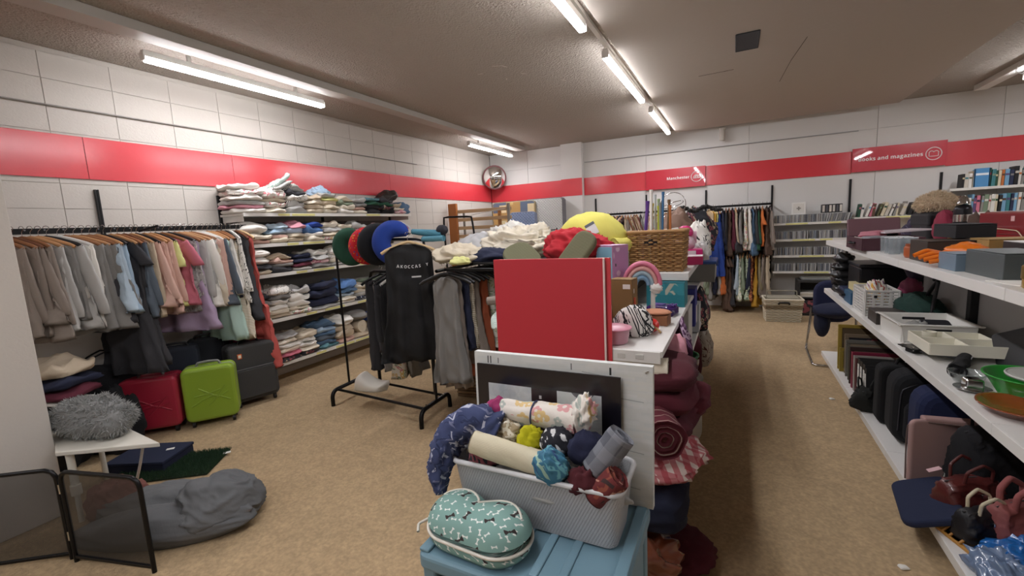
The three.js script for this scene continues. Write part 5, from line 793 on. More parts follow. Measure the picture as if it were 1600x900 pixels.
{ // CDs: slim clear cases on edge
  const cs = ['#8d8f94', '#6f7076', '#a5a6aa', '#4f5058', '#9a958e', '#b9b9bb', '#77808c', '#5c5a62', '#c6c6c4', '#848078'], gc = bx(.0118, .126, .142, .0012), gl = bx(.0095, .118, .002, .0004), clear = C('#a9adb2', .2, { clearcoat: 1 });
  [1.44, 1.18, .92, .66].forEach((y, i) => { const R = rng(40 + i); let x = .59, n = 0; while (x < (i === 0 ? 1.57 : 1.56 - i * .02)) { n++; const t = R() < .12 ? .026 : .0118, lean = (i === 0 && x > 1.25) ? -.22 : (R() - .5) * .06, o = thing('cd_case', `${['light', 'dark', 'silvery', 'grey'][n % 4]} CD case, ${ord(n)} from the left on the ${['top', 'second', 'third', 'bottom'][i]} CD shelf`, 'CD case', [x + t / 2 + abs(lean) * .06, y, -8.53 + (R() - .5) * .012], 0, 'CD cases on the back wall'); o.rotation.z = lean; part(o, 'case', gc, clear, [0, .063, 0], [0, 0, 0], [t / .0118, 1, 1]); part(o, 'spine_label', gl, C(cs[(n * 7 + i * 3 + (R() * 4 | 0)) % 10], .5), [0, .063, .0716], [0, 0, 0], [t / .0118, 1, 1]); x += t + .0035 + (R() < .06 ? .02 : 0) + (lean < -.1 ? .011 : 0); } });
}
const gCover = cache('bookCover', () => join(at(bx(.08, 1, 1, .01), -.46, .5, 0), at(bx(.08, 1, 1, .01), .46, .5, 0), at(bx(1, 1, .03, .01), 0, .5, .485))), gPages = cache('bookPages', () => at(bx(.84, .95, .95, .01), 0, .5, 0)), gBand = cache('bookBand', () => bx(.8, .12, .006, .002)), mPage = C('#d9d2c2', .9);
function book(label, p, lean, t, h, d, col, band, group, turn = 0, y0) { const o = thing('book', label, 'book', p, turn, group); o.rotation.z = lean; const m = C(col, .55); part(o, 'cover', gCover, m, [0, 0, 0], [0, 0, 0], [t, h, d]); part(o, 'pages', gPages, mPage, [0, 0, 0], [0, 0, 0], [t, h, d]); part(o, 'title_band', gBand, C(band, .6), [0, h * .68, d / 2 + .001], [0, 0, 0], [t, h, 1]); return o; }
const BC = [['dark green', '#24513d'], ['white', '#e2e0da'], ['pink', '#d0788e'], ['black', '#1d1d20'], ['grey', '#8d8b86'], ['cream', '#d8cdb2'], ['red', '#a83036'], ['navy', '#272f4d'], ['teal', '#3f7f86'], ['pale', '#cfc9bd'], ['brown', '#5e4434'], ['sage', '#7b8f78'], ['sky blue', '#79a8c9'], ['olive', '#5c5c3c'], ['orange', '#c7743c'], ['purple', '#5f4a75']];
function bookRow(where, x0, x1, y, seq, seed, hmin, hmax, lean, group) { const R = rng(seed); let x = x0, n = 0; while (x < x1) { n++; const t = .02 + R() * .025, h = lerp(hmin, hmax, R()), [cn, cc] = BC[seq[(n - 1) % seq.length]], l = lean * (R() < .7 ? 1 : .4), bnd = BC[(n * 5 + seed) % 16][1]; book(`${cn} book, ${ord(n)} from the left ${where}`, [x + t / 2 + h * max(0, l) * .5, y + abs(l) * t * .5, -8.54], -l, t, h, .14 + R() * .03, cc, bnd === cc ? '#d8c9a0' : bnd, group); x += t + .002 + abs(l) * .045; } }
bookRow('on the shelf under the Books sign', 1.66, 2.66, 1.48, [0, 1, 1, 2, 10, 13, 5, 9, 1, 4, 5, 9, 4, 3, 3, 11, 0, 3, 4, 10, 1, 9, 6, 4, 1, 5], 61, .17, .21, .3, 'books under the Books sign');
bookRow('on the top shelf at the far right', 2.82, 3.7, 1.82, [3, 9, 1, 5, 12, 12, 7, 0, 8, 0, 5, 14, 12, 7, 3, 1, 4, 8], 62, .19, .25, .03, 'books at the far right');
bookRow('on the middle shelf at the far right', 2.74, 3.7, 1.475, [6, 10, 9, 8, 1, 12, 15, 2, 4, 11, 9, 1, 5, 3, 12, 8, 7, 12, 1, 4], 63, .2, .25, .05, 'books on the middle far right shelf');
book('large sky blue book facing out on the top far right shelf', [3.02, 1.82, -8.455], 0, .16, .25, .02, '#4f8fc4', '#e6eef4', undefined);
{ const o = thing('framed_picture', 'small white square picture standing on the top CD row', 'picture', [.92, 1.567, -8.55]); o.rotation.x = -.1; part(o, 'frame', bx(.19, .19, .015), C('#e6e4df', .5), [0, .097, 0]); part(o, 'mount', bx(.15, .15, .003), C('#d9d6cf', .7), [0, .097, .0085]); part(o, 'motif', join(at(bx(.06, .02, .002), 0, 0, 0), at(bx(.02, .06, .002), 0, 0, 0)), C('#8f8a84', .7), [0, .097, .011]); }
for (let i = 0; i < 6; i++) { const o = thing('dvd_case', `black and white boxed set, ${ord(i + 1)} from the left on the top CD row`, 'case', [1.24 + i * .044, 1.572, -8.53], 0, 'boxed sets on the top CD row'); part(o, 'case', bx(.04, .13, .13, .002), C(i % 2 ? '#2a2a2e' : '#1a1a1c', .4), [0, .066, 0]); part(o, 'spine_label', bx(.03, .1, .002, .0005), C(['#c9c6c0', '#55555c', '#d6d2ca'][i % 3], .5), [0, .066, .066]); }
{ const o = thing('laundry_basket', 'white wicker basket with black handles and brown band', 'basket', [.66, 0, -7.72], .05), cm = [C('#cfc6b2', .7), C('#bdb39d', .7)], N = 44, R = (y, k, ph) => { const p = []; for (let i = 0; i < N; i++) { const s = i / N * 4, q = s | 0, f = s - q, a = .24 * k, b = .18 * k, wv = ph === null ? 0 : .008 * (i + ph & 1 ? 1 : -1), e = [[lerp(-a, a, f), b + wv], [a + wv, lerp(b, -b, f)], [lerp(a, -a, f), -b - wv], [-a - wv, lerp(-b, b, f)]][q]; p.push([e[0], y, e[1]]); } return p; };
  for (let i = 0; i < 17; i++) part(o, 'woven_strand', tube(R(.01 + i * .019, .9 + .1 * i / 16, i), .0092, 5, 132, true), i > 9 && i < 13 ? C('#8a7a60', .7) : cm[i % 2]); part(o, 'rim', tube(R(.335, 1.03, null), .015, 6, 88, true), cm[0]); part(o, 'bottom', bx(.42, .01, .32), cm[1], [0, .006, 0]); part(o, 'handle', tube([[-.07, .27, .197], [-.06, .295, .205], [.06, .295, .205], [.07, .27, .197]], .012, 6, 16), mBlack); part(o, 'lid', slab(.4, .03, .28, .01, .006), C('#9b9584', .7), [0, .33, -.02]); part(o, 'hoop_handle', bent([[-.2, 0, 0], [-.2, .1, 0], [.2, .1, 0], [.2, 0, 0]], .008, .03), C('#8c8878', .5), [0, .335, -.08]); }
{ const o = thing('magazine_rack', 'black open cabinet with papers beside the white basket', 'cabinet', [1.3, 0, -8.3]); part(o, 'top', bx(.8, .03, .4), C('#2b2b2c', .5), [0, .535, 0]); for (const s of [-1, 1]) part(o, 'side', bx(.03, .52, .4), C('#232324', .5), [s * .385, .26, 0]); part(o, 'back', bx(.8, .52, .02), C('#202021', .6), [0, .26, -.19]); part(o, 'shelf', bx(.74, .02, .38), C('#232324', .5), [0, .28, 0]); part(o, 'base', bx(.76, .04, .38), C('#1e1e1f', .6), [0, .02, 0]); }
for (let i = 0; i < 5; i++) one('magazine', `cream magazine, ${ord(i + 1)} from the bottom of the stack in the black cabinet`, 'magazine', bx(.28, .014, .3, .003), C(['#cfc9bc', '#dcd7cc', '#bfb6a6'][i % 3], .7), [1.06 + (i % 2) * .01, .298 + i * .0145, -8.28], [0, (i % 3 - 1) * .06, 0], 'magazines in the black cabinet');
one('box_file', 'olive printed box on the floor level of the black cabinet', 'box', bx(.3, .2, .3, .006), cloth('dark floral'), [1.06, .14, -8.26]);
one('tray', 'clear plastic tray lying on the black cabinet', 'tray', slab(.6, .3, .03, .04, .01).clone().rotateX(-PI / 2), C('#8d8f8e', .3, { transmission: .3, thickness: 0 }), [1.25, .566, -8.15]);
{ // cantilever chair seen from behind
  const o = thing('cantilever_chair', 'navy padded chair with chrome cantilever tube legs', 'chair', [1.0, 0, -5.9]), L = (x, y, z) => [x - 1.0, y, z + 5.9];
  part(o, 'tube_frame', bent([L(.82, .5, -6.1), L(.775, .012, -6.08), L(.755, .012, -5.4), L(1.24, .012, -5.4), L(1.25, .012, -6.08), L(1.24, .5, -6.1)], .013, .05, 10), mChrome);
  part(o, 'seat', lump(.42, .16, .44, 3, { amp: .05, crease: .03, flat: .8, n: 40 }), F('#1a1f38'), [.04, .38, -.25]); part(o, 'backrest', slab(.4, .5, .12, .16, .05), F('#1c2140'), [.07, .28, -.46], [-.15, 0, 0]); part(o, 'side_pad', lump(.16, .34, .3, 7, { amp: .05, n: 30, flat: .8 }), F('#171b30'), [-.06, .14, -.3]); }

// ---------- right gondola ----------
{
  const o = thing('gondola', 'white three-level gondola of housewares on the right', 'shelving', [1.33, 0, -3.3]), w = 4.6;
  part(o, 'back_panel', bx(.02, 1.26, w), C('#a9a7a4', .7), [.0, .64, 0]);
  [[1.3, 'top_shelf'], [.8, 'middle_shelf'], [.12, 'base_shelf']].forEach(([y, n], i) => { for (let k = 0; k < 4; k++) { const b = part(o, n, bx(.47, .022, w / 4 - .003, .002), mGond, [-.235, y - .011, -w / 2 + w / 8 + k * w / 4]); part(b, 'shelf_lip', bx(.012, .045, w / 4 - .003, .002), mGond, [-.235, -.012, 0]); } });
  for (let k = 0; k < 4; k++) part(o, 'rear_top_shelf', bx(.46, .022, w / 4 - .003, .002), mGond, [.235, 1.289, -w / 2 + w / 8 + k * w / 4]);
  part(o, 'rear_base', bx(.46, .12, w), mGond, [.24, .06, 0]); part(o, 'kick_plate', bx(.02, .09, w), C('#b9b7b2', .6), [-.42, .045, 0]);
  for (const z of [-2.28, -1.2, -.31, .85, 2.2]) part(o, 'upright', bx(.04, 1.27, .05), mBlack, [-.03, .635, z]);
}
const TY = 1.3, MY = .8, BY = .12;
// top shelf
{ const o = thing('briefcase', 'open maroon briefcase at the far end of the top shelf', 'briefcase', [1.0, TY, -4.25]), m = F('#43202b', null, { roughness: .6 }); for (const [a, p, s] of [['front_wall', [-.17, .045, 0], [.012, .09, .5]], ['rear_wall', [.17, .045, 0], [.012, .09, .5]], ['end_wall', [0, .045, .25], [.34, .09, .012]], ['end_wall', [0, .045, -.25], [.34, .09, .012]], ['floor', [0, .006, 0], [.34, .012, .5]]]) part(o, a, bx(...s), m, p); part(o, 'lid', bx(.34, .15, .03, .01), C('#6d4a52', .6), [.0, .15, -.28], [-.25, 0, 0]); part(o, 'handle', tube([[-.18, .05, -.06], [-.205, .05, -.04], [-.205, .05, .04], [-.18, .05, .06]], .008, 6, 14), mBlack); part(o, 'white_edge', bx(.006, .004, .2), C('#dcd6d0', .5), [-.175, .094, .12]); }
[['red boxed', '#a8323c', 0, .1], ['white boxed', '#d2cfca', .09, .02], ['grey gadget', '#77757c', -.08, .14], ['black gadget', '#1f1f23', .05, -.1], ['pink boxed', '#b36a78', -.06, -.02]].forEach(([n, c, x, z], i) => one('small_carton', `${n} item piled in the open maroon briefcase`, 'box', folded(.12, .06, .15, i, .5, 2), C(c, .5), [1.0 + x, TY + .02 + i * .012, -4.25 + z], [0, i, 0], 'items in the briefcase'));
one('magazine', 'pale glossy magazine lying over the open briefcase', 'magazine', bx(.3, .012, .22, .002), C('#cfc6cc', .35), [1.1, TY + .125, -4.3], [0, .3, .04]);
for (let i = 0; i < 6; i++) { const o = thing('tumbler', `clear plastic tumbler, ${ord(i + 1)} from the briefcase on the top shelf`, 'tumbler', [.93 + (i % 2) * .08, TY, -3.86 + (i >> 1) * .09], 0, 'clear tumblers on the top shelf'); part(o, 'glass', lathe([[0, 0], [.028, 0], [.03, .004], [.036, .105], [.034, .105], [.028, .008], [0, .007]], 24), C('#e6eaec', .06, { transmission: .85, thickness: 0 })); part(o, 'rim', new THREE.TorusGeometry(.035, .0015, 5, 24).rotateX(PI / 2), C('#dfe4e6', .1), [0, .105, 0]); }
{ const o = thing('jar', 'terracotta coloured jar beside the tumblers', 'jar', [.95, TY, -3.42]); part(o, 'body', lathe([[0, 0], [.035, 0], [.042, .015], [.042, .06], [.035, .07], [0, .07]], 24), C('#a8552e', .4)); part(o, 'lid', cyl(.036, .036, .012, 24), C('#8a4526', .4), [0, .076, 0]); }
carton('dark brown wooden box on the top shelf', [1.02, TY, -3.2], 0, .22, .11, .26, [C('#33271f', .6), C('#3a2d24', .6)], 'box', 'dark_box');
carton('black velvet box stacked behind the dark brown one', [1.14, TY + .118, -3.35], 0, .16, .07, .3, [C('#17161a', .8)], 'box', 'velvet_box');
carton('tan cardboard box beyond the orange toy', [1.2, TY, -3.05], 0, .2, .12, .2, [C('#96763f', .7), C('#a08049', .7)], 'box', 'tan_box');
{ const o = thing('orange_toy', 'bright orange plastic claw toy on the top shelf', 'toy', [.98, TY, -2.93], .3), m = C('#e0741c', .35); part(o, 'palm', lump(.16, .08, .2, 5, { amp: .12, n: 34, flat: .6 }), m, [.03, .03, .02]); for (let i = 0; i < 4; i++) part(o, 'claw', tube([[-.03, .06, -.05 + i * .035], [-.09, .075 - i * .012, -.06 + i * .04], [-.14, .05 - i * .008, -.07 + i * .035]], .011, 7, 12), m); }
carton('pale blue grey box in front of the orange toy', [.95, TY, -2.76], .02, .12, .075, .18, [C('#6c7f8f', .55)], 'box', 'blue_box');
carton('large dark grey box on the top shelf', [1.0, TY, -2.5], .02, .16, .1, .3, [C('#4c5354', .55), C('#535a5b', .55)], 'box', 'grey_box');
carton('long black box with white lid edge behind the dark grey one', [1.2, TY, -2.62], 0, .18, .12, .46, [C('#1a1a1d', .6), C('#c9c6c1', .5)], 'box', 'black_box');
{ const o = thing('helmet', 'glossy dark purple round container at the right edge', 'container', [1.18, TY, -2.25]); part(o, 'body', lathe([[0, 0], [.09, 0], [.11, .03], [.105, .09], [.07, .13], [0, .14]], 28), C('#2c2150', .2, { clearcoat: 1 })); part(o, 'knob', new THREE.SphereGeometry(.02, 14, 10), C('#3a2c66', .2), [0, .145, 0]); }
{ const o = thing('cake_tin', 'round gold metal tin at the right edge of the top shelf', 'tin', [1.0, TY, -2.12]), m = C('#b58f35', .28, { metalness: .8 }); part(o, 'body', lathe([[0, 0], [.105, 0], [.11, .004], [.11, .06], [0, .06]], 40), m); part(o, 'lid', lathe([[.114, .035], [.114, .075], [.11, .08], [.098, .08], [.096, .074], [0, .074]], 40), C('#a3812f', .3, { metalness: .8 })); part(o, 'lid_ring', new THREE.TorusGeometry(.08, .003, 6, 36).rotateX(PI / 2), m, [0, .076, 0]); }
one('leaflet', 'thin white leaflet lying under the gold tin', 'paper', bx(.12, .003, .16, .001), C('#dedbd4', .7), [.95, TY + .0015, -2.28], [0, .2, 0]);
// goods standing on the rear half of the top deck
const rg = 'goods on the rear half of the top shelf';
{ const o = thing('fur_hat', 'fluffy beige fur hat resting on the black bag', 'hat', [1.44, TY + .245, -4.75], .4, rg), g = lump(.26, .15, .24, 5, { amp: .06, crease: .04, n: 56, fine: .08, flat: .7 }); part(o, 'body', g, F('#c4ae92', null, { bumpScale: .004 })); part(o, 'fur', tufts(g, 2600, .016, 33), C('#d2bfa4', 1)).userData.kind = 'stuff'; }
{ const o = thing('handbag', 'black square handbag under the fur hat', 'bag', [1.46, TY, -4.75], .1, rg); part(o, 'body', bx(.24, .25, .3, .03), F('#15151a', null, { roughness: .6 }), [0, .125, 0]); part(o, 'badge', bx(.003, .025, .02, .001), mChrome, [-.122, .12, .04]); part(o, 'flap', bx(.25, .1, .31, .02), F('#18181d', null, { roughness: .6 }), [0, .19, 0]); }
one('bag', 'purple and grey patterned bag beside the black handbag', 'bag', lump(.26, .2, .3, 8, { n: 36 }), F('x', pat('brush', '#3a3348', '#6b6478', '#2a2434')), [1.45, TY, -5.08], [0, .3, 0], rg);
{ const o = thing('lantern', 'black and steel lantern with amber base on the top shelf', 'lantern', [1.47, TY, -4.35], 0, rg); part(o, 'base', lathe([[0, 0], [.07, 0], [.075, .02], [.06, .1], [.05, .12], [0, .12]], 24), C('#b07a2e', .3)); part(o, 'body', lathe([[0, .12], [.045, .12], [.05, .14], [.05, .26], [.04, .29], [0, .3]], 24), C('#2a2a2e', .3, { metalness: .6 })); part(o, 'cap', lathe([[0, .36], [.02, .35], [.035, .31], [.04, .3]], 24), mChrome); part(o, 'steel_band', cyl(.052, .052, .05, 24), mChrome, [0, .2, 0]); }
one('purse', 'dusty red purse standing beside the lantern', 'purse', lump(.1, .26, .2, 4, { amp: .06, n: 30, flat: .8 }), F('#8a2f44'), [1.42, TY, -4.5], [0, .2, 0], rg);
one('soft_toy', 'brown and grey soft toy on the right of the lantern', 'soft toy', lump(.18, .22, .2, 7, { n: 36, fine: .1 }), F('#5c4a42'), [1.5, TY, -4.15], [0, .3, 0], rg);
{ const o = thing('handbag', 'glossy deep red handbag with cream stitching on the top shelf', 'bag', [1.55, TY, -3.75], .12, rg), m = C('#8f1c22', .3, { clearcoat: .6 }); part(o, 'body', slab(.5, .24, .16, .03, .015).clone().rotateY(-PI / 2), m); part(o, 'flap', bx(.01, .13, .5, .004), C('#7d181e', .3, { clearcoat: .6 }), [-.085, .17, 0]); part(o, 'strap', tube([[-.095, .05, .2], [-.1, .13, .12], [-.095, .14, -.1], [-.09, .16, -.25]], .003, 5, 20), C('#d8c9a8', .5)); part(o, 'tag', bx(.003, .03, .03, .001), C('#d9a9a8', .5), [-.092, .2, .06]); }
one('hat', 'blue felt hat to the right of the red handbag', 'hat', lathe([[0, .11], [.05, .105], [.085, .07], [.09, .02], [.15, .012], [.152, .006], [.09, .004], [0, .004]], 32), F('#2d4a86'), [1.62, TY, -3.3], [0, 0, 0], rg);
one('ornament', 'mustard yellow ornament at the right edge beyond the blue hat', 'ornament', lump(.16, .16, .16, 6, { n: 30 }), C('#cf9a1f', .4), [1.62, TY, -3.0], [0, .3, 0], rg);
// middle shelf
{ const o = thing('printer', 'black boxy electronics unit at the far end of the middle shelf', 'electronics', [1.12, MY, -4.95]), m = C('#101013', .35); part(o, 'body', bx(.34, .3, .44, .015), m, [.02, .15, 0]); part(o, 'front_tray', bx(.12, .02, .3, .006), C('#1b1b1f', .4), [-.2, .06, 0], [0, 0, .15]); part(o, 'logo_plate', bx(.003, .012, .06, .001), mChrome, [-.151, .17, .06]); part(o, 'lid', bx(.35, .03, .45, .01), C('#18181c', .3), [.02, .315, 0]); }
for (let i = 0; i < 5; i++) one('gadget', `tangled black camera gear piece, ${ord(i + 1)} up at the shelf end`, 'gadget', lump(.16, .09, .2, i + 2, { amp: .2, crease: .2, n: 26 }), C(i % 2 ? '#17171a' : '#2b2a2c', .35), [.96, MY + i * .075, -5.32], [0, i * .8, 0], 'camera gear at the shelf end');
carton('navy boxed game standing at the shelf front', [.94, MY, -5.02], 0, .08, .09, .2, [C('#2a3350', .5)], 'box', 'navy_box');
carton('teal blue box beside the white lattice basket', [.95, MY, -4.72], 0, .12, .1, .26, [C('#2c5a7c', .5)], 'box', 'teal_box');
carton('cream and black carton on top of the teal blue box', [.97, MY + .106, -4.76], 0, .1, .06, .2, [C('#cfc08e', .6), C('#d6c99a', .6), F('x', pat('specks', '#cfc08e', '#2c2a26'))], 'box', 'cream_carton');
{ const o = thing('lattice_basket', 'white plastic lattice basket on the middle shelf', 'basket', [.99, MY, -4.3]), m = C('#dad8d3', .4), w = .2, d = .34, h = .19; part(o, 'bottom', bx(w, .006, d), m, [0, .003, 0]); for (const s of [-1, 1]) { for (let i = 0; i < 9; i++) { part(o, 'slat', bx(.005, .015, d), m, [s * w / 2, .012 + i * .0215, 0]); part(o, 'slat', bx(w, .015, .005), m, [0, .012 + i * .0215, s * d / 2]); } for (let i = 0; i < 7; i++) part(o, 'upright_slat', bx(.006, h, .02), m, [s * w / 2, h / 2, -d / 2 + d * i / 6]); for (let i = 0; i < 5; i++) part(o, 'upright_slat', bx(.02, h, .006), m, [-w / 2 + w * i / 4, h / 2, s * d / 2]); } part(o, 'rim', join(at(bx(.014, .014, d + .02), w / 2, h, 0), at(bx(.014, .014, d + .02), -w / 2, h, 0), at(bx(w, .014, .014), 0, h, d / 2), at(bx(w, .014, .014), 0, h, -d / 2)), m); part(o, 'label_slot', bx(.02, .02, .004), mBlack, [-.04, h * .78, d / 2 + .004]); }
one('snack_bag', 'red and yellow foil bag sticking out of the lattice basket', 'bag', lump(.14, .22, .18, 4, { crease: .2, n: 34 }), F('x', pat('brush', '#d9d3c6', '#b03a34', '#d9a637', '#7a4a8a'), { roughness: .4 }), [1.0, MY + .02, -4.36], [0, .3, 0]);
{ const o = thing('hair_dryer', 'dark purple hand-held appliance hanging on the back panel', 'appliance', [1.24, MY + .24, -4.3]); part(o, 'barrel', lathe([[0, 0], [.035, .01], [.05, .05], [.045, .11], [.03, .13], [0, .13]], 20), C('#3b2f42', .4), [0, .02, 0], [0, 0, .5]); part(o, 'cord_hook', bx(.02, .08, .03, .006), C('#28222c', .4), [.02, .16, 0]); part(o, 'pink_base', lump(.13, .12, .13, 5, { n: 24 }), C('#8a3d58', .5), [-.04, -.09, 0]); }
{ const o = thing('tripod', 'black mini tripod leaning on the back panel', 'tripod', [1.22, MY, -3.85]); part(o, 'leg', tube([[0, .36, .05], [-.02, .22, -.1], [-.03, .1, -.16]], .012, 7, 12), mBlack); part(o, 'leg', tube([[0, .36, .05], [.0, .3, -.1]], .012, 7, 8), mBlack); part(o, 'head', bx(.04, .04, .16, .01), mBlack, [0, .37, .03], [.3, 0, 0]); part(o, 'leg', tube([[-.01, .3, 0], [-.05, .0, .02]], .011, 7, 8), mBlack); }
one('bag', 'dark green cloth bag on the middle shelf', 'bag', lump(.24, .2, .36, 6, { amp: .12, crease: .12, n: 40, flat: .6 }), F('#18352e'), [1.17, MY, -4.02], [0, .2, 0]);
carton('small dark brown case in front of the green bag', [.98, MY, -3.93], 0, .18, .08, .22, [C('#2c2624', .5), C('#3a3230', .4)], 'case', 'brown_case');
{ const o = thing('storage_tray', 'white open tray with black handle slots on the middle shelf', 'tray', [1.06, MY, -3.52], .05), m = C('#e2e0da', .4), w = .34, d = .36, h = .11; part(o, 'bottom', bx(w * .9, .006, d * .9), m, [0, .003, 0]); for (const s of [-1, 1]) { part(o, 'side', bx(.008, h, d, .003), m, [s * w * .48, h / 2, 0], [0, 0, -s * .12]); const e = part(o, 'end', bx(w, h, .008, .003), m, [0, h / 2, s * d * .48], [s * .12, 0, 0]); part(e, 'handle_slot', bx(.12, .02, .012, .006), mBlack, [0, .025, 0]); } part(o, 'rim', join(at(bx(.018, .008, d + .05), w * .52, h, 0), at(bx(.018, .008, d + .05), -w * .52, h, 0), at(bx(w + .05, .008, .018), 0, h, d * .52), at(bx(w + .05, .008, .018), 0, h, -d * .52)), m); }
one('gadget', 'clear plastic box of odds and ends in the white tray', 'box', lump(.14, .06, .12, 3, { n: 26 }), C('#b9b8b4', .25, { transmission: .3, thickness: 0 }), [1.02, MY + .04, -3.5], [0, .3, 0]);
one('gadget', 'dark flat gadget lying in the white tray', 'gadget', slab(.14, .1, .02, .02, .006).clone().rotateX(-PI / 2 + .3), C('#2c2c30', .4), [1.1, MY + .07, -3.44]);
{ const o = thing('cutlery_tray', 'ivory divided cutlery tray with a round cup on the shelf', 'tray', [1.06, MY + .035, -3.1], .02), m = C('#e4e0cf', .35); part(o, 'bottom', bx(.3, .006, .3), m, [0, .003, 0]); for (const x of [-.15, 0, .15]) part(o, 'divider', bx(.006, .06, .3, .002), m, [x, .03, 0]); for (const z of [-.15, .0, .15]) part(o, 'divider', bx(.3, .06, .006, .002), m, [0, .03, z]); part(o, 'cup', lathe([[0, 0], [.03, 0], [.032, .045], [.029, .045], [.027, .005], [0, .005]], 20), m, [-.08, .03, -.08]); }
{ const o = thing('umbrella', 'folded black umbrella lying along the middle shelf', 'umbrella', [1.02, MY + .032, -2.88], 1.15); part(o, 'canopy', roll(.42, .028, 5, { turns: 2, amp: .2, taper: -.4 }), F('#141416'), [0, 0, 0], [0, 0, 0]); part(o, 'handle', tube([[-.21, 0, 0], [-.26, 0, 0], [-.3, .006, 0]], .013, 8, 10), mBlack); for (let i = 0; i < 7; i++) part(o, 'rib_tip', bx(.006, .01, .003, .001), C('#c9c7c2', .4), [.02 + i * .024, .012, .027]); }
{ const o = thing('roller_skate', 'black hinged metal bracket at the shelf front', 'bracket', [.9, MY, -3.12], .3); part(o, 'plate', bx(.09, .006, .12, .002), mBlackMetal, [0, .03, 0]); part(o, 'arm', tube([[.0, .02, .05], [.03, .02, .12], [.06, .03, .2]], .007, 6, 12), C('#4a4a4c', .4, { metalness: .6 })); for (const z of [-.04, .04]) part(o, 'bolt', cyl(.006, .006, .02, 8), mChrome, [-.03, .03, z]); part(o, 'foot', bx(.05, .028, .06, .004), mBlack, [0, .014, 0]); }
one('tray', 'dark grey flat tray tipped behind the cutlery tray', 'tray', slab(.2, .2, .014, .02, .005), C('#3a3a3c', .5), [1.22, MY, -2.88], [-.5, -1.2, 0]);
{ const o = thing('bowl', 'bright green plastic bowl on the middle shelf', 'bowl', [1.08, MY, -2.46]); part(o, 'wall', lathe([[0, 0], [.07, 0], [.085, .006], [.12, .07], [.138, .095], [.143, .097], [.142, .102], [.132, .1], [.08, .012], [0, .008]], 40), C('#2f9c38', .28, { clearcoat: .5 })); }
{ const o = thing('lid', 'pale grey lid lying on the green bowl', 'lid', [1.12, MY + .1, -2.44]); part(o, 'disc', lathe([[0, .012], [.1, .012], [.118, .006], [.12, 0], [.112, 0], [0, .004]], 40), C('#b3b3ac', .4)); part(o, 'rim', new THREE.TorusGeometry(.117, .005, 6, 40).rotateX(PI / 2), C('#bdbdb6', .4), [0, .006, 0]); }
{ const o = thing('candle_holder', 'shiny silver square candle holder at the shelf edge', 'holder', [.93, MY, -2.52]); part(o, 'block', slab(.06, .055, .05, .012, .006), C('#c5c6c6', .12, { metalness: 1 })); part(o, 'dish', lathe([[0, .004], [.045, .002], [.06, .012], [.062, .014], [.045, .006], [0, .008]], 28), C('#cfd0d0', .1, { metalness: 1 })); }
one('glass_bowl', 'clear cut glass bowl beside the silver candle holder', 'bowl', lathe([[0, 0], [.04, 0], [.06, .03], [.066, .05], [.062, .05], [.04, .008], [0, .008]], 14), C('#dfe3e2', .08, { transmission: .8, thickness: 0 }), [.95, MY, -2.63]);
{ const o = thing('dish', 'amber brown oval dish at the middle shelf front', 'dish', [.97, MY, -2.28]); part(o, 'wall', lathe([[0, 0], [.07, 0], [.1, .028], [.112, .032], [.11, .037], [.096, .033], [.066, .008], [0, .008]], 36).scale(1, 1, 1.15), C('#8c4320', .2, { clearcoat: 1 })); }
{ const o = thing('bowl', 'blue plastic bowl at the right edge of the middle shelf', 'bowl', [1.14, MY, -2.2]); part(o, 'wall', lathe([[0, 0], [.06, 0], [.09, .05], [.096, .052], [.09, .055], [.055, .008], [0, .008]], 32), C('#27458c', .3)); }
// bottom shelf
function frame(label, p, turn, lean, w, h, fc, pic) { const o = thing('picture_frame', label, 'picture frame', p, turn, 'picture frames on the base shelf'); o.rotation.z = lean; const m = C(fc, .45), t = .03; part(o, 'rail', bx(.02, t, w, .004), m, [0, h - t / 2, 0]); part(o, 'rail', bx(.02, t, w, .004), m, [0, t / 2, 0]); for (const s of [-1, 1]) part(o, 'stile', bx(.02, h - 2 * t, t, .004), m, [0, h / 2, s * (w / 2 - t / 2)]); part(o, 'backing', bx(.008, h - .02, w - .02), C(pic, .7), [0, h / 2, 0]); }
// frames stand on edge, faces across the aisle direction
function frameZ(label, x, z, lean, w, h, fc, pic) { const o = thing('picture_frame', label, 'picture frame', [x, BY, z], 0, 'picture frames on the base shelf'); o.rotation.x = lean; const m = C(fc, .45), t = .032; part(o, 'rail', bx(w, t, .02, .004), m, [0, h - t / 2, 0]); part(o, 'rail', bx(w, t, .02, .004), m, [0, t / 2, 0]); for (const s of [-1, 1]) part(o, 'stile', bx(t, h - 2 * t, .02, .004), m, [s * (w / 2 - t / 2), h / 2, 0]); part(o, 'picture', bx(w - .04, h - .04, .008), pic, [0, h / 2, 0]); }
frameZ('large gilt picture frame at the far end of the base shelf', 1.1, -4.98, -.12, .42, .42, '#9c8434', C('#5a4a34', .6));
frameZ('brown striped framed picture beside the gilt frame', 1.1, -4.86, -.12, .36, .36, '#7a6a56', cloth('dark floral'));
frameZ('grey wooden framed picture third from the far end', 1.1, -4.76, -.12, .38, .33, '#6d6a62', C('#8d7c68', .6));
frameZ('dark green framed picture fourth from the far end', 1.09, -4.66, -.1, .36, .3, '#46483a', C('#5d5b48', .6));
frameZ('small olive gilt frame at the base shelf front', 1.0, -4.9, -.1, .22, .22, '#8d7a30', C('#4b4633', .6));
frameZ('dark wooden frame in front of the crimson album', 1.08, -4.56, -.1, .36, .32, '#3a2a26', C('#6a5a50', .6));
frameZ('pinkish framed picture behind the crimson album', 1.06, -4.6, -.1, .3, .26, '#a58a80', C('#8a6a60', .6));
const bgz = 'albums and files on the base shelf';
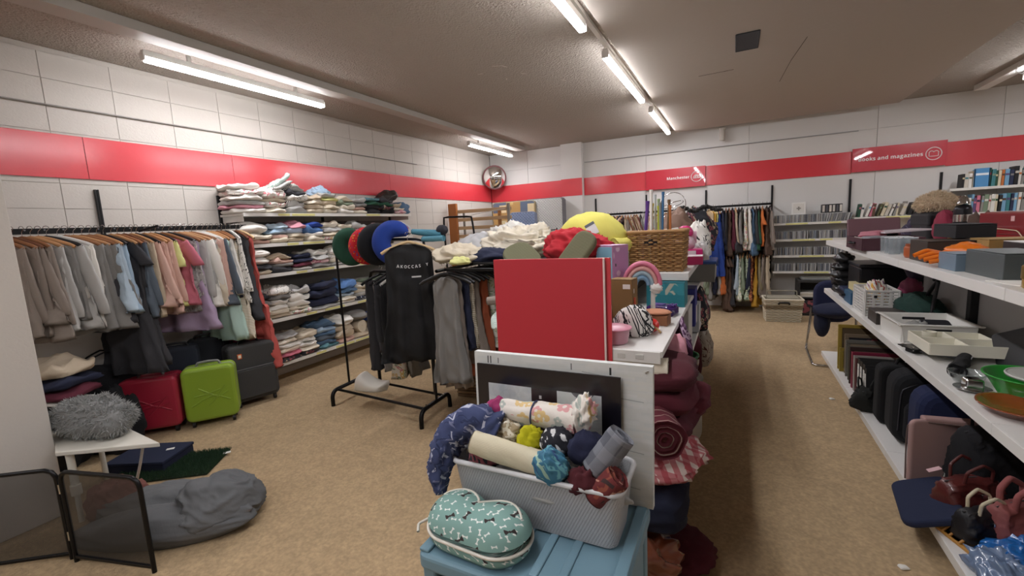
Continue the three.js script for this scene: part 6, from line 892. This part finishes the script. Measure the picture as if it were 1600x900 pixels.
function fileBox(label, z, t, h, d, col, lab, lean = 0) { const o = thing('lever_arch_file', label, 'file', [.9 + d / 2, BY, z], 0, bgz); o.rotation.x = lean; part(o, 'cover', join(at(bx(d, h, .004, .001), 0, h / 2, t / 2), at(bx(d, h, .004, .001), 0, h / 2, -t / 2), at(bx(.004, h, t, .001), -d / 2, h / 2, 0)), C(col, .55)); part(o, 'paper_block', bx(d - .03, h - .03, t - .014), mPage, [.01, h / 2, 0]); if (lab) { const l = part(o, 'spine_label', bx(.002, h * .6, t * .62, .0005), C('#e3e1da', .6), [-d / 2 - .003, h * .56, 0]); for (let i = 0; i < 3; i++) part(l, 'label_line', bx(.001, .002, t * .5, .0003), C('#8d8b86', .6), [-.0015, -.05 + i * .05, 0]); } }
fileBox('crimson photo album on the base shelf', -4.46, .05, .3, .3, '#7c1436', 0, -.1); fileBox('white edged album beside the crimson one', -4.39, .04, .29, .29, '#9a948e', 0, -.1); fileBox('maroon album beside the black files', -4.33, .05, .28, .28, '#4a1a22', 0, -.08);
fileBox('first black lever arch file with a white spine label', -4.24, .07, .31, .29, '#1a1a1c', 1, -.06); fileBox('second black lever arch file with a lined white label', -4.16, .07, .31, .29, '#161618', 1, -.06); fileBox('third black file with a narrow white label', -4.08, .06, .31, .29, '#1b1b1e', 1, -.06); fileBox('fourth black file leaning by the black bags', -4.0, .06, .3, .29, '#151517', 1, -.2);
const bb = 'bags on the base shelf';
const bagOn = (label, w, h, d, sd, m, p, r, o = {}) => softBag(label, w, h, d, sd, m, p, r[1] + (o.turn || 0), bb, { zip: 1, tip: r[2], ...o });
bagOn('black bag spilling over the shelf edge by the files', .26, .16, .16, 4, F('#1c1d1a'), [.9, BY, -4.02], [0, 1.2, 0]);
{ const o = thing('laptop_bag', 'black laptop bag standing after the files', 'bag', [1.08, BY, -3.78], 0, bb); part(o, 'body', slab(.36, .42, .14, .06, .03), F('#121214')); part(o, 'pocket', slab(.28, .2, .03, .03, .01), F('#17171a'), [0, .04, .08]); part(o, 'handle', tube([[-.08, .41, 0], [-.06, .46, 0], [.06, .46, 0], [.08, .41, 0]], .01, 6, 16), mBlack); part(o, 'clip', bx(.02, .03, .02, .004), C('#8d8d8f', .3), [-.15, .36, .05]); }
{ const o = thing('backpack', 'large black backpack in the middle of the base shelf', 'bag', [1.1, BY, -3.5], 0, bb); part(o, 'body', slab(.4, .47, .2, .12, .05), F('#141519')); part(o, 'front_pocket', slab(.3, .26, .05, .06, .02), F('#1a1b20'), [0, .04, .12]); part(o, 'zip', tube([[-.17, .1, .1], [-.16, .36, .1], [0, .45, .09], [.16, .36, .1], [.17, .1, .1]], .005, 5, 30), C('#3a3a40', .4)); }
{ const o = thing('backpack', 'navy blue backpack beside the pink sleeve', 'bag', [1.13, BY, -3.22], 0, bb); part(o, 'body', slab(.38, .46, .2, .12, .05), F('#1a2346')); part(o, 'front_pocket', slab(.28, .24, .05, .08, .02), F('#202b55'), [0, .06, .12]); }
{ const o = thing('laptop_sleeve', 'dusty pink padded case open at the base shelf front', 'case', [1.0, BY, -2.96], 0, bb); part(o, 'front_panel', slab(.3, .36, .03, .04, .012), F('#a98a86'), [-.01, 0, 0], [-.06, .35, 0]); part(o, 'top_edge', bx(.34, .03, .06, .012), F('#a2837f'), [.08, .355, -.03], [0, .1, 0]); part(o, 'zip', tube([[-.15, .02, .02], [-.15, .34, .02], [.13, .345, .0]], .004, 5, 20), C('#6e5c58', .4)); }
bagOn('big black bag filling the base shelf behind the pink case', .36, .4, .26, 6, F('#131318'), [1.17, BY, -2.86], [0, .3, 0]);
one('metal_frame', 'thin grey metal frame leaning behind the pink case', 'frame', bent([[0, 0, 0], [.08, .16, -.06], [.2, .2, -.1], [.26, .3, -.12]], .007, .02), C('#6d6f6c', .35, { metalness: .7 }), [.95, BY, -2.84], [0, .2, 0]);
one('laptop_sleeve', 'navy soft laptop sleeve slumped over the shelf edge', 'case', slab(.4, .24, .035, .06, .014).clone().rotateX(-PI / 2).translate(0, .02, .12).rotateY(PI / 2), F('#1d2540'), [.87, BY + .03, -2.68], [0, -.12, .42], bb);
bagOn('glossy red brown handbag on the base shelf', .3, .2, .16, 5, F('#5a2422', null, { roughness: .4, clearcoat: .5 }), [1.02, BY, -2.7], [0, .5, 0], { clasp: 1 });
bagOn('dusty pink handbag beside the red brown one', .28, .2, .13, 8, F('#9c5a58', null, { roughness: .6 }), [1.12, BY, -2.54], [0, .6, 0], { hm: F('#9c5a58'), hr: .012, clasp: 1 });
bagOn('small black handbag with cream handle in front', .24, .16, .12, 2, F('#17161a', null, { roughness: .5 }), [1.0, BY, -2.5], [0, .5, 0], { hm: C('#cfc4a8', .5), clasp: 1 });
bagOn('tan leather bag at the right edge of the base shelf', .26, .3, .14, 7, F('#7b4a28', null, { roughness: .5 }), [1.23, BY, -2.36], [0, .5, 0]);
for (const [n, x, z] of [['left', .89, -2.54], ['right', .92, -2.46]]) { const o = thing('sandal', `tan strappy sandal, ${n} one of the pair`, 'sandal', [x, BY, z], .35); part(o, 'sole', slab(.075, .24, .016, .035, .005).clone().rotateX(-PI / 2).translate(0, 0, .12), C('#b9853c', .5), [0, .008, 0]); for (let i = 0; i < 3; i++) part(o, 'strap', tube([[-.036, .016, -.07 + i * .05], [0, .045, -.07 + i * .05], [.036, .016, -.07 + i * .05]], .006, 6, 12), C('#a8742f', .45)); }
one('plastic_packet', 'bright blue crinkled plastic packet at the lower right', 'packet', lump(.26, .13, .18, 6, { crease: .26, n: 44 }), C('#1c69b4', .3, { clearcoat: 1, clearcoatRoughness: .2 }), [1.06, BY, -2.33], [0, .3, 0]);
one('plastic_packet', 'pale blue clear plastic packet at the shelf front', 'packet', lump(.2, .1, .26, 4, { crease: .26, n: 44 }), C('#7d93b4', .25, { clearcoat: 1, transmission: .2, thickness: 0 }), [.97, BY, -2.24], [0, .2, 0]);
one('plastic_packet', 'grey goods in a shiny clear packet at the lower right corner', 'packet', lump(.26, .12, .24, 9, { amp: .1, crease: .1, n: 40 }), C('#4f5257', .25, { clearcoat: 1 }), [1.1, BY, -2.13], [0, .2, 0]);
one('price_tag', 'pale pink paper tag on the red brown handbag', 'tag', bx(.06, .003, .02, .001), C('#d9b4b8', .6), [.9, BY + .19, -2.74], [.3, .4, .2]);
for (const [n, x, z] of [['beside the black files', .77, -4.455], ['at the bottom right edge of the carpet', .7, -2.36]]) one('paper_scrap', `tiny white paper scrap on the carpet ${n}`, 'paper scrap', folded(.04, .006, .03, 3, 1, 1), C('#e3e1da', .8), [x, 0, z], [0, .4, 0]);

renderer.render(scene, camera);
